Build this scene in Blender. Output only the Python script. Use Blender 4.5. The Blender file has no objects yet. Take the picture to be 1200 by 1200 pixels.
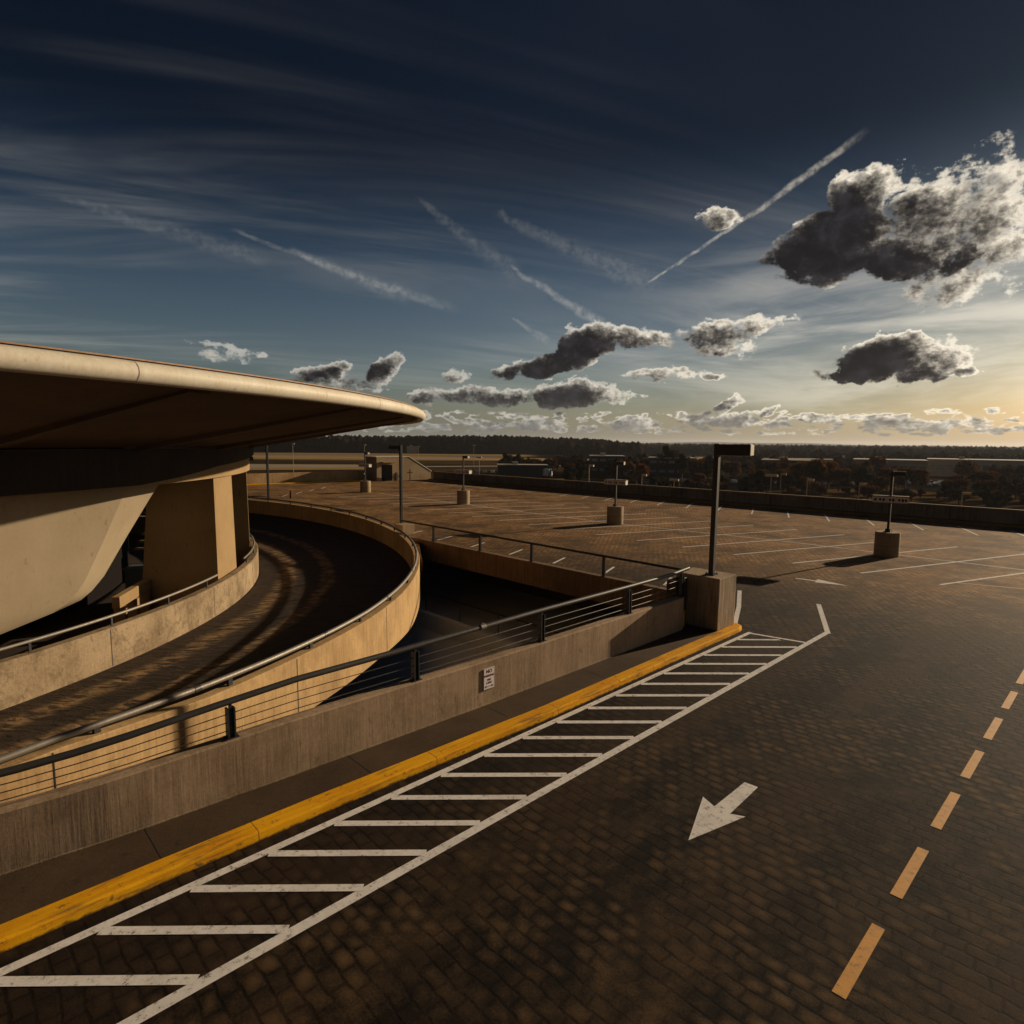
import bpy, bmesh, math, random
from math import sin, cos, pi, radians, degrees, atan2, hypot, sqrt
from mathutils import Vector, Matrix
random.seed(7)
S = bpy.context.scene
COL = S.collection
H = 5.6
UA = radians(46.1)
UX, UY = sin(UA), cos(UA)            # s axis, along the kerb
NX, NY = UY, -UX                     # t axis, away from the near wall
def W(s, t, z=0.0):
    return Vector((s*UX + t*NX, s*UY + t*NY, z))
RC = (-33.0, 21.5)                   # centre of the curved ramp
def RP(r, a, z=0.0):
    a = radians(a); return Vector((RC[0] + r*cos(a), RC[1] + r*sin(a), z))
SUN_AZ, SUN_EL = 56.5, 14.5
SUN = Vector((sin(radians(SUN_AZ))*cos(radians(SUN_EL)), cos(radians(SUN_AZ))*cos(radians(SUN_EL)), sin(radians(SUN_EL))))

# ---------------------------------------------------------------- objects
def link(name, bm, mat, parent=None, smooth=False, bevel=0):
    me = bpy.data.meshes.new(name)
    bmesh.ops.recalc_face_normals(bm, faces=bm.faces[:])
    if smooth:
        for f in bm.faces: f.smooth = True
        if smooth != 'all':
            for e in bm.edges:
                if len(e.link_faces) == 2 and e.calc_face_angle(0) > radians(38): e.smooth = False
    bm.to_mesh(me); bm.free()
    o = bpy.data.objects.new(name, me); COL.objects.link(o)
    for m in (mat if isinstance(mat, (list, tuple)) else [mat]): me.materials.append(m)
    if parent is not None:
        o.parent = parent
    if bevel:
        b = o.modifiers.new('bevel', 'BEVEL'); b.width = bevel; b.segments = 2; b.limit_method = 'ANGLE'; b.angle_limit = radians(35)
    return o
def tag(o, label=None, cat=None, group=None, kind=None):
    if label: o['label'] = label
    if cat: o['category'] = cat
    if group: o['group'] = group
    if kind: o['kind'] = kind
    return o
def empty(name, loc, label, cat, group=None, rz=0.0):
    o = bpy.data.objects.new(name, None); COL.objects.link(o)
    o.location = loc; o.rotation_euler = (0, 0, rz); o.empty_display_size = .2
    return tag(o, label, cat, group)
def copy_tree(o, loc=None, rz=None, scale=None, label=None):
    c = o.copy(); COL.objects.link(c)
    if loc is not None: c.location = loc
    if rz is not None: c.rotation_euler = (0, 0, rz)
    if scale is not None: c.scale = scale if hasattr(scale, '__len__') else (scale,)*3
    if label: c['label'] = label
    for ch in [x for x in bpy.data.objects if x.parent == o]:
        d = ch.copy(); COL.objects.link(d); d.parent = c
        for g in [x for x in bpy.data.objects if x.parent == ch]:
            e = g.copy(); COL.objects.link(e); e.parent = d
    return c
# ---------------------------------------------------------------- shapes
def BM(): return bmesh.new()
def hexa(bm, p, mi=0):
    v = [bm.verts.new(q) for q in p]
    for f in ((0,3,2,1),(4,5,6,7),(0,1,5,4),(1,2,6,5),(2,3,7,6),(3,0,4,7)):
        bm.faces.new([v[i] for i in f]).material_index = mi
def box(bm, x0, x1, y0, y1, z0, z1, M=None, mi=0):
    p = [Vector(q) for q in ((x0,y0,z0),(x1,y0,z0),(x1,y1,z0),(x0,y1,z0),(x0,y0,z1),(x1,y0,z1),(x1,y1,z1),(x0,y1,z1))]
    if M is not None: p = [M @ q for q in p]
    hexa(bm, p, mi)
def boxst(bm, s0, s1, t0, t1, z0, z1):
    hexa(bm, [W(s0,t0,z0),W(s1,t0,z0),W(s1,t1,z0),W(s0,t1,z0),W(s0,t0,z1),W(s1,t0,z1),W(s1,t1,z1),W(s0,t1,z1)])
def prism(bm, pts, z0, z1, mi=0):
    lo = [bm.verts.new((p[0], p[1], z0)) for p in pts]; hi = [bm.verts.new((p[0], p[1], z1)) for p in pts]
    bm.faces.new(lo[::-1]).material_index = mi; bm.faces.new(hi).material_index = mi
    n = len(pts)
    for i in range(n): bm.faces.new((lo[i], lo[(i+1) % n], hi[(i+1) % n], hi[i])).material_index = mi
def solid(bm, front, depth):
    a = [bm.verts.new(p) for p in front]; b = [bm.verts.new(Vector(p)+depth) for p in front]
    n = len(front); bm.faces.new(a); bm.faces.new(b[::-1])
    for i in range(n): bm.faces.new((a[i], b[i], b[(i+1) % n], a[(i+1) % n]))
def tube(bm, path, r, seg=8, caps=True):
    path = [Vector(p) for p in path]; rings = []
    for i, p in enumerate(path):
        d = (path[min(i+1, len(path)-1)] - path[max(i-1, 0)]).normalized()
        up = Vector((0,0,1)) if abs(d.z) < .95 else Vector((1,0,0))
        x = d.cross(up).normalized(); y = x.cross(d).normalized()
        rr = r[i] if hasattr(r, '__len__') else r
        rings.append([bm.verts.new(p + (x*cos(2*pi*k/seg) + y*sin(2*pi*k/seg))*rr) for k in range(seg)])
    for a, b in zip(rings, rings[1:]):
        for k in range(seg): bm.faces.new((a[k], a[(k+1) % seg], b[(k+1) % seg], b[k]))
    if caps: bm.faces.new(rings[0][::-1]); bm.faces.new(rings[-1])
def lathe(bm, prof, c=(0,0,0), seg=32):
    c = Vector(c); rings = []
    for r, z in prof:
        if r < 1e-5: rings.append([bm.verts.new(c+Vector((0,0,z)))])
        else: rings.append([bm.verts.new(c+Vector((r*cos(2*pi*k/seg), r*sin(2*pi*k/seg), z))) for k in range(seg)])
    for a, b in zip(rings, rings[1:]):
        for k in range(seg):
            k2 = (k+1) % seg
            if len(a) == 1 and len(b) > 1: bm.faces.new((a[0], b[k], b[k2]))
            elif len(b) == 1 and len(a) > 1: bm.faces.new((a[k], a[k2], b[0]))
            elif len(a) > 1: bm.faces.new((a[k], a[k2], b[k2], b[k]))
def sweep(bm, path, nrm, prof):
    """path: points, nrm: horizontal unit vectors, prof(i) -> [(out, up)...] closed outline"""
    rings = []
    for i, (p, n) in enumerate(zip(path, nrm)):
        rings.append([bm.verts.new(Vector(p) + Vector(n)*o + Vector((0,0,u))) for o, u in prof(i)])
    m = len(rings[0])
    for a, b in zip(rings, rings[1:]):
        for k in range(m): bm.faces.new((a[k], a[(k+1) % m], b[(k+1) % m], b[k]))
    bm.faces.new(rings[0][::-1]); bm.faces.new(rings[-1])
def wallprof(w, zb, zt, ch=.025):
    return [(0, zb), (0, zt-ch), (-ch, zt), (-w+ch, zt), (-w, zt-ch), (-w, zb)]
def lerp_tab(tab, x):
    if x <= tab[0][0]: return tab[0][1]
    for (a, va), (b, vb) in zip(tab, tab[1:]):
        if x <= b: return va + (vb-va)*(x-a)/(b-a)
    return tab[-1][1]
def text_mesh(txt, size, M):
    cu = bpy.data.curves.new('lettering', 'FONT'); cu.body = txt; cu.size = size; cu.align_x = 'CENTER'; cu.align_y = 'CENTER'; cu.extrude = .001; cu.offset = size*.02
    o = bpy.data.objects.new('lettering_tmp', cu); COL.objects.link(o)
    dg = bpy.context.evaluated_depsgraph_get(); dg.update()
    me = bpy.data.meshes.new_from_object(o.evaluated_get(dg)); me.transform(M)
    bpy.data.objects.remove(o); bpy.data.curves.remove(cu)
    return me

# ---------------------------------------------------------------- node helper
class NT:
    def __init__(s, tree): s.t = tree; s.n = tree.nodes; s.l = tree.links
    def node(s, kind, **kw):
        n = s.n.new(kind)
        for k, v in kw.items(): setattr(n, k, v)
        return n
    def put(s, sock, v):
        if v is None: return
        if hasattr(v, 'is_output') or isinstance(v, bpy.types.NodeSocket): s.l.new(v, sock)
        else: sock.default_value = v
    def m(s, op, a, b=None, c=None, clamp=False):
        n = s.node('ShaderNodeMath', operation=op, use_clamp=clamp)
        for i, v in enumerate((a, b, c)): s.put(n.inputs[i], v) if v is not None else None
        return n.outputs[0]
    def vm(s, op, a, b=None):
        n = s.node('ShaderNodeVectorMath', operation=op)
        s.put(n.inputs[0], a)
        if b is not None: s.put(n.inputs[3] if op == 'SCALE' else n.inputs[1], b)
        return n.outputs['Value'] if op in ('DOT_PRODUCT', 'LENGTH', 'DISTANCE') else n.outputs[0]
    def xyz(s, v):
        n = s.node('ShaderNodeSeparateXYZ'); s.put(n.inputs[0], v); return n.outputs
    def vec(s, x, y, z):
        n = s.node('ShaderNodeCombineXYZ')
        for i, v in enumerate((x, y, z)): s.put(n.inputs[i], v)
        return n.outputs[0]
    def noise(s, v, scale=1, detail=4, rough=.55, dist=0, color=False):
        n = s.node('ShaderNodeTexNoise'); s.put(n.inputs['Vector'], v)
        n.inputs['Scale'].default_value = scale; n.inputs['Detail'].default_value = detail; n.inputs['Roughness'].default_value = rough; n.inputs['Distortion'].default_value = dist
        return n.outputs['Color' if color else 'Fac']
    def ramp(s, f, a, b, lo=0.0, hi=1.0, smooth=True):
        n = s.node('ShaderNodeMapRange', interpolation_type='SMOOTHSTEP' if smooth else 'LINEAR')
        s.put(n.inputs[0], f)
        for i, v in enumerate((a, b, lo, hi)): s.put(n.inputs[i+1], v)
        return n.outputs[0]
    def mix(s, f, a, b, mode='MIX'):
        n = s.node('ShaderNodeMix', data_type='RGBA', blend_type=mode); s.put(n.inputs[0], f)
        for sock, v in ((n.inputs[6], a), (n.inputs[7], b)):
            s.put(sock, (*v, 1.0) if isinstance(v, tuple) and len(v) == 3 else v)
        return n.outputs[2]
def material(name, fn, rough=.8, spec=.3, metal=0.0):
    m = bpy.data.materials.new(name); m.use_nodes = True
    t = NT(m.node_tree); b = m.node_tree.nodes['Principled BSDF']
    b.inputs['Roughness'].default_value = rough; b.inputs['Specular IOR Level'].default_value = spec; b.inputs['Metallic'].default_value = metal
    pos = t.node('ShaderNodeNewGeometry').outputs['Position']
    r = fn(t, pos, b)
    if r is not None: t.put(b.inputs['Base Color'], (*r, 1.0) if isinstance(r, tuple) else r)
    return m
def bump(t, b, h, strength=.4, dist=.02):
    n = t.node('ShaderNodeBump'); n.inputs['Strength'].default_value = strength; n.inputs['Distance'].default_value = dist
    t.put(n.inputs['Height'], h); t.l.new(n.outputs[0], b.inputs['Normal'])
def stvec(t, pos):
    s = t.vm('DOT_PRODUCT', pos, (UX, UY, 0)); q = t.vm('DOT_PRODUCT', pos, (NX, NY, 0))
    return s, q
def concrete(name, base, dark, streak=.5, grain=1.0, rough=.85, spec=.2, bs=.5, bd=.02, blot=0.0):
    def fn(t, pos, b):
        v1 = t.vm('MULTIPLY', pos, (9, 9, .55))
        st = t.noise(v1, 1.0, 6, .65)
        v2 = t.vm('MULTIPLY', pos, (28, 28, 1.6))
        st2 = t.noise(v2, 1.0, 3, .6)
        big = t.noise(pos, .55, 4, .6)
        fine = t.noise(pos, 22.0*grain, 5, .7)
        k = t.m('ADD', t.m('MULTIPLY', st, .55*streak), t.m('MULTIPLY', st2, .35*streak))
        k = t.m('ADD', k, t.m('MULTIPLY', big, .5)); k = t.m('ADD', k, t.m('MULTIPLY', fine, .25))
        mid = .45*streak+.375
        f = t.ramp(k, mid-.16, mid+.16)
        c = t.mix(f, dark, base)
        if blot:
            bl = t.ramp(t.m('ADD', t.m('MULTIPLY', t.noise(pos, 1.6, 6, .7), .7), t.m('MULTIPLY', t.noise(pos, 6.5, 5, .7), .35)), .50, .66)
            c = t.mix(t.m('MULTIPLY', bl, blot), c, tuple(x*.6 for x in dark))
        pits = t.ramp(t.noise(t.vm('MULTIPLY', pos, (5, 5, 2.2)), 1.0, 5, .72), .60, .70)
        c = t.mix(t.m('MULTIPLY', pits, .55), c, tuple(x*.45 for x in dark))
        hgt = t.m('ADD', t.m('MULTIPLY', st2, 1.0*streak), t.m('ADD', t.m('MULTIPLY', fine, .5), t.m('MULTIPLY', st, .6)))
        bump(t, b, hgt, bs, bd)
        return c
    return material(name, fn, rough, spec)

# ---------------------------------------------------------------- materials
def deck_fn(t, pos, b):
    s, q = stvec(t, pos)
    wob = t.xyz(t.vm('SCALE', t.vm('SUBTRACT', t.noise(pos, .75, 4, .62, color=True), (.5, .5, .5)), .26))
    # staggered, uneven rows of pressed-in ridges
    row = t.m('MULTIPLY', t.m('ADD', s, wob[0]), 5.0)
    ri = t.m('FLOOR', row); rf = t.m('FRACT', row)
    colp = t.m('ADD', t.m('MULTIPLY', t.m('ADD', q, wob[1]), 3.3), t.m('MULTIPLY', ri, .43))
    ci = t.m('FLOOR', colp); cf = t.m('FRACT', colp)
    cell = t.m('POWER', t.m('MULTIPLY', t.m('SINE', t.m('MULTIPLY', rf, pi)), t.m('SINE', t.m('MULTIPLY', cf, pi))), 1.35)
    wn = t.node('ShaderNodeTexWhiteNoise', noise_dimensions='2D'); t.put(wn.inputs[0], t.vec(ri, ci, 0))
    rnd = wn.outputs[0]
    grit = t.noise(pos, 95, 3, .7); fine = t.m('MULTIPLY_ADD', grit, .35, t.m('MULTIPLY', t.noise(pos, 30, 6, .8), .65))
    mid = t.noise(pos, 2.4, 6, .68)
    gate = t.ramp(t.noise(pos, .42, 4, .6), .36, .60)
    cellg = t.m('MULTIPLY', t.m('MULTIPLY', cell, gate), t.m('MULTIPLY_ADD', rnd, 1.1, .15))
    trk = t.noise(t.vec(t.m('MULTIPLY', s, .045), t.m('MULTIPLY', q, .62), 0), 1.0, 4, .6)
    blot = t.noise(pos, .33, 5, .62)
    lane = t.m('MULTIPLY', t.ramp(s, 20, 32, 1, 0), t.ramp(q, -34, -9, .25, 1))
    base = t.m('ADD', t.m('MULTIPLY', cellg, .22), t.m('ADD', t.m('MULTIPLY', trk, .45), t.m('ADD', t.m('MULTIPLY', mid, .62), t.m('MULTIPLY', fine, .62))))
    f = t.ramp(base, .74, 1.18)
    gr_ = t.m('MAXIMUM', t.ramp(t.m('ABSOLUTE', t.m('SUBTRACT', rf, .5)), .36, .47), t.ramp(t.m('ABSOLUTE', t.m('SUBTRACT', cf, .5)), .40, .48))
    gr_ = t.m('MULTIPLY', gr_, t.m('MULTIPLY', t.ramp(t.noise(pos, 1.1, 5, .65), .34, .58), .75))
    park = t.mix(f, (.19, .097, .036), (.66, .37, .145))
    drive = t.mix(f, (.0105, .008, .0065), (.132, .078, .037))
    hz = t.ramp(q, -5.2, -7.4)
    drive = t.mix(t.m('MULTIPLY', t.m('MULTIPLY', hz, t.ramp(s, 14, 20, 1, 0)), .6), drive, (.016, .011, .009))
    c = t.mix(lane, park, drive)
    pat = t.ramp(t.m('ADD', t.m('MULTIPLY', trk, .45), t.m('MULTIPLY', blot, .65)), .50, .66)
    c = t.mix(t.m('MULTIPLY', pat, .70), c, (.046, .027, .016))
    c = t.mix(gr_, c, t.vm('MULTIPLY', c, (.42, .42, .45)))
    # a few worn slab joints in the parking area
    js = t.m('ABSOLUTE', t.m('SUBTRACT', t.m('FRACT', t.m('MULTIPLY', s, 1/9.1)), .5))
    j = t.m('MULTIPLY', t.ramp(js, .4945, .4985), t.m('SUBTRACT', 1.0, lane))
    c = t.mix(t.m('MULTIPLY', j, .3), c, (.34, .2, .09))
    crk = t.node('ShaderNodeTexVoronoi', feature='DISTANCE_TO_EDGE', voronoi_dimensions='2D'); crk.inputs['Scale'].default_value = .22; t.put(crk.inputs['Vector'], t.vec(t.m('ADD', s, t.m('MULTIPLY', mid, 2.2)), t.m('ADD', q, t.m('MULTIPLY', fine, .5)), 0))
    ck = t.m('MULTIPLY', t.ramp(crk.outputs['Distance'], .0, .0045, 1, 0), t.ramp(blot, .48, .58))
    c = t.mix(t.m('MULTIPLY', ck, .8), c, (.010, .008, .007))
    h = t.m('SUBTRACT', t.m('ADD', t.m('MULTIPLY', cellg, .35), t.m('ADD', t.m('MULTIPLY', mid, .30), t.m('MULTIPLY', fine, .60))), t.m('MULTIPLY', gr_, .25))
    bump(t, b, h, .5, .018)
    return c
M_deck = material('deck_concrete', deck_fn, .85, .10)
def road_fn(t, pos, b):
    r = t.vm('DISTANCE', t.vm('MULTIPLY', pos, (1, 1, 0)), (RC[0], RC[1], 0))
    P = t.xyz(pos)
    ang = t.m('ARCTAN2', t.m('SUBTRACT', P[1], RC[1]), t.m('SUBTRACT', P[0], RC[0]))
    arc = t.m('MULTIPLY', ang, 26)
    mid = t.noise(pos, 2.6, 5, .65); fine = t.noise(pos, 30, 4, .7)
    rip = t.noise(t.vec(t.m('MULTIPLY', arc, 4.4), t.m('MULTIPLY', r, 1.5), 0), 1.0, 3, .6, .6)
    wr = t.m('ADD', r, t.m('MULTIPLY', t.noise(pos, .8, 3, .6), .5))
    def band(c0, w): return t.ramp(t.m('ABSOLUTE', t.m('SUBTRACT', wr, c0)), 0.1, w, 1, 0)
    tr = t.m('MAXIMUM', band(23.75, .62), band(25.55, .42)); tr = t.m('MULTIPLY', tr, t.ramp(rip, .30, .62))
    f = t.ramp(t.m('ADD', t.m('MULTIPLY', mid, .5), t.m('MULTIPLY', rip, .6)), .35, .75)
    lo = t.mix(f, (.02, .013, .009), (.065, .04, .023))
    hi = t.mix(f, (.08, .048, .025), (.42, .26, .12))
    c = t.mix(tr, lo, hi)
    bump(t, b, t.m('ADD', t.m('MULTIPLY', rip, 1.6), t.m('ADD', mid, t.m('MULTIPLY', fine, .3))), .7, .03)
    return c
M_road = material('ramp_asphalt', road_fn, .8, .3)
M_walk = concrete('sidewalk_concrete', (.10, .062, .034), (.042, .026, .016), .15, 1.2, bs=.35, bd=.012)
M_near = concrete('parapet_concrete', (.50, .35, .225), (.27, .18, .11), .6, 1.0, bs=.35, bd=.010, blot=.3)
M_curve = concrete('curved_wall_concrete', (.55, .36, .17), (.32, .20, .09), .7, 1.0, bs=.35, bd=.010, blot=.25)
M_inner = concrete('inner_parapet_concrete', (.42, .31, .19), (.18, .125, .072), .15, .6, bs=.6, bd=.02, blot=.6)
M_smooth = concrete('smooth_concrete', (.35, .235, .115), (.26, .17, .08), .2, .7, bs=.2, bd=.006)
M_shell = concrete('painted_shell_concrete', (.40, .315, .21), (.33, .255, .165), .25, .5, rough=.7, bs=.12, bd=.005)
M_rim = concrete('roof_rim_coating', (.74, .69, .58), (.58, .50, .38), .45, .6, rough=.55, bs=.15, bd=.005)
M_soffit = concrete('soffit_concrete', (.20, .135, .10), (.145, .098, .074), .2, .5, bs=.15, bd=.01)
M_block = concrete('lamp_base_concrete', (.42, .305, .18), (.26, .18, .10), .5, 1, bs=.35, bd=.01)
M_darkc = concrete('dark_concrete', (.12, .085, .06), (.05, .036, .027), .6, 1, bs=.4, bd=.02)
M_low = concrete('lower_slab_concrete', (.72, .74, .76), (.60, .62, .64), .1, 1, bs=.3, bd=.01)
M_darkfl = concrete('dark_floor_concrete', (.06, .042, .028), (.03, .02, .014), .1, 1, bs=.3, bd=.01)
def paint(name, col, wear_lo=.60, wear_hi=.70, dirt=(.16, .12, .09)):
    def fn(t, pos, b):
        n = t.noise(pos, 9, 7, .72); n2 = t.noise(pos, 1.7, 4, .6); f3 = t.noise(pos, 60, 3, .7)
        c = t.mix(t.m('MULTIPLY', t.ramp(n, .42, .62), .35), col, tuple(x*.62 for x in col))
        c = t.mix(t.m('MULTIPLY', t.ramp(n2, .45, .7), .3), c, tuple(x*.55 for x in col))
        c = t.mix(t.m('MULTIPLY', t.ramp(t.m('ADD', t.m('MULTIPLY', n, .7), t.m('MULTIPLY', f3, .3)), wear_lo, wear_hi), .85), c, dirt)
        bump(t, b, t.m('ADD', n, f3), .3, .006)
        return c
    return material(name, fn, .62, .35)
M_white = paint('white_road_paint', (.90, .84, .80), .545, .62)
M_old = paint('worn_stall_paint', (.88, .84, .80), .60, .72)
M_orange = paint('orange_lane_paint', (.72, .33, .045), .54, .64)
def curb_fn(t, pos, b):
    s, q = stvec(t, pos); P = t.xyz(pos)
    n = t.noise(t.vec(t.m('MULTIPLY', s, 1.2), t.m('MULTIPLY', q, 16), t.m('MULTIPLY', P[2], 16)), 1.0, 5, .65)
    n2 = t.noise(pos, 7, 6, .7); n3 = t.noise(pos, 1.1, 4, .6)
    c = t.mix(t.ramp(n, .35, .7), (.95, .47, .010), (.80, .33, .006))
    c = t.mix(t.m('MULTIPLY', t.ramp(n3, .4, .7), .4), c, (.62, .24, .008))
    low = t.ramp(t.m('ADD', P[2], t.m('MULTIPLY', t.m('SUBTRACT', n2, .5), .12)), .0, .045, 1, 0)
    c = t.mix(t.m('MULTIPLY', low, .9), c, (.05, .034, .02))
    c = t.mix(t.m('MULTIPLY', t.ramp(n2, .57, .68), .8), c, (.13, .08, .035))
    jn = t.m('ABSOLUTE', t.m('SUBTRACT', t.m('FRACT', t.m('MULTIPLY', s, 1/3.05)), .5))
    c = t.mix(t.m('MULTIPLY', t.ramp(jn, .4965, .499), .75), c, (.10, .06, .02))
    rub = t.noise(t.vec(t.m('MULTIPLY', s, .9), t.m('MULTIPLY', q, 6), t.m('MULTIPLY', P[2], 9)), 1.0, 5, .7)
    c = t.mix(t.m('MULTIPLY', t.ramp(rub, .52, .68), .72), c, (.22, .12, .035))
    bump(t, b, t.m('ADD', n, n2), .35, .008)
    return c
M_curb = material('yellow_curb_paint', curb_fn, .85, .12)
def steel(name, col, rough=.45, metal=.5, rust=.5):
    def fn(t, pos, b):
        n = t.noise(pos, 6, 6, .7); n2 = t.noise(pos, 45, 3, .6)
        c = t.mix(t.m('MULTIPLY', t.ramp(n, .55, .7), rust), col, (.13, .065, .03))
        t.put(b.inputs['Roughness'], t.ramp(n2, .3, .7, rough-.08, rough+.14))
        bump(t, b, n2, .1, .002)
        return c
    return material(name, fn, rough, .5, metal)
M_rail = steel('weathered_rail_steel', (.10, .095, .088), .42, .6, .5)
M_railb = steel('bare_rail_steel', (.22, .195, .165), .55, .55, .35)
M_dark = steel('dark_painted_steel', (.022, .025, .030), .5, .2, .2)
M_pole = steel('bronze_pole_paint', (.045, .036, .028), .6, .1, .3)
M_head = steel('lamp_housing_metal', (.36, .28, .19), .6, .1, .15)
M_lens = material('lamp_lens', lambda t, p, b: (.55, .55, .52), .25, .5)
def flat(name, col, rough=.7, spec=.3, metal=0, var=.25, sc=3):
    def fn(t, pos, b):
        n = t.noise(pos, sc, 5, .65)
        return t.mix(t.m('MULTIPLY', n, 1.0), tuple(x*(1+var) for x in col), tuple(x*(1-var) for x in col))
    return material(name, fn, rough, spec, metal)
M_panel = flat('sign_panel_white', (.62, .60, .58), .5)
M_ink = flat('black_lettering', (.012, .012, .012), 1.0, 0.0)
M_red = flat('dark_red_lettering', (.22, .02, .03), .6)
M_redp = flat('red_paint', (.09, .018, .014), .8)
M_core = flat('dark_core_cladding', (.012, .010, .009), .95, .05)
M_kerbfar = flat('shaded_far_kerb_paint', (.34, .15, .03), .9, .1)  # yellow kerb paint with the far parapet's shade put into its colour
M_beam = concrete('edge_beam_concrete', (.27, .165, .085), (.13, .08, .045), 1.0, 1.0, bs=.35, bd=.01)
M_signw = flat('sign_face_white', (.85, .82, .80), .5, var=.06)
M_glassd = material('dark_glass', lambda t, p, b: (.02, .022, .025), .12, .6)
M_bark = flat('tree_bark', (.06, .042, .028), .9)
def leaf(name, a, c2, tr=.5):
    m = bpy.data.materials.new(name); m.use_nodes = True; t = NT(m.node_tree); t.n.remove(t.n['Principled BSDF'])
    pos = t.node('ShaderNodeNewGeometry').outputs['Position']
    n = t.noise(pos, .5, 5, .7); n2 = t.noise(pos, .03, 3, .6)
    c = t.mix(t.ramp(n, .35, .68), a, c2); c = t.mix(t.m('MULTIPLY', t.ramp(n2, .4, .65), .5), c, tuple(.6*x for x in a))
    d = t.node('ShaderNodeBsdfDiffuse'); e = t.node('ShaderNodeBsdfTranslucent'); x = t.node('ShaderNodeMixShader'); x.inputs[0].default_value = tr
    t.put(d.inputs[0], c); t.put(e.inputs[0], c); t.l.new(d.outputs[0], x.inputs[1]); t.l.new(e.outputs[0], x.inputs[2]); t.l.new(x.outputs[0], t.n['Material Output'].inputs[0])
    return m
M_leafg = leaf('dark_green_leaves', (.028, .028, .017), (.075, .055, .026))
M_leafo = leaf('rust_orange_leaves', (.07, .036, .015), (.30, .115, .03))
M_leafb = leaf('brown_leaves', (.06, .036, .02), (.20, .095, .035))
M_forest = leaf('far_forest_leaves', (.034, .026, .02), (.075, .045, .022), .35)
M_bwall = flat('pale_render', (.52, .44, .34), .8, sc=.4)
M_bdark = flat('dark_cladding', (.06, .05, .045), .7, sc=.4)
M_broof = flat('pale_flat_roof', (.55, .48, .40), .8, sc=.3)
M_teal = flat('teal_vehicle_paint', (.09, .26, .26), .6)
M_carw = flat('white_car_paint', (.75, .74, .72), .25, .6)
M_carg = flat('grey_car_paint', (.22, .22, .23), .25, .6)
M_card = flat('dark_car_paint', (.05, .045, .05), .25, .6)
M_tyre = flat('tyre_rubber', (.02, .02, .02), .8)
def ground_fn(t, pos, b):
    n = t.noise(pos, .012, 6, .6); n2 = t.noise(pos, .11, 5, .65)
    P = t.xyz(pos)
    far = t.noise(t.vec(t.m('MULTIPLY', P[0], .0016), t.m('MULTIPLY', P[1], .008), 0), 1.0, 5, .6)
    c = t.mix(t.ramp(n2, .35, .7), (.026, .018, .010), (.062, .040, .02))
    c = t.mix(t.ramp(n, .4, .6), c, (.03, .024, .014))
    return t.mix(t.ramp(far, .42, .6), c, (.12, .07, .026))
M_ground = material('airfield_ground', ground_fn, 1.0, .0)
M_gold = flat('dry_golden_grass', (.34, .205, .065), .95, .05, sc=.05)
M_run = flat('runway_surface', (.30, .25, .20), .8, .2, sc=.05)
M_asph = flat('lot_asphalt', (.022, .018, .015), 1.0, .0, sc=.2)
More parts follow.
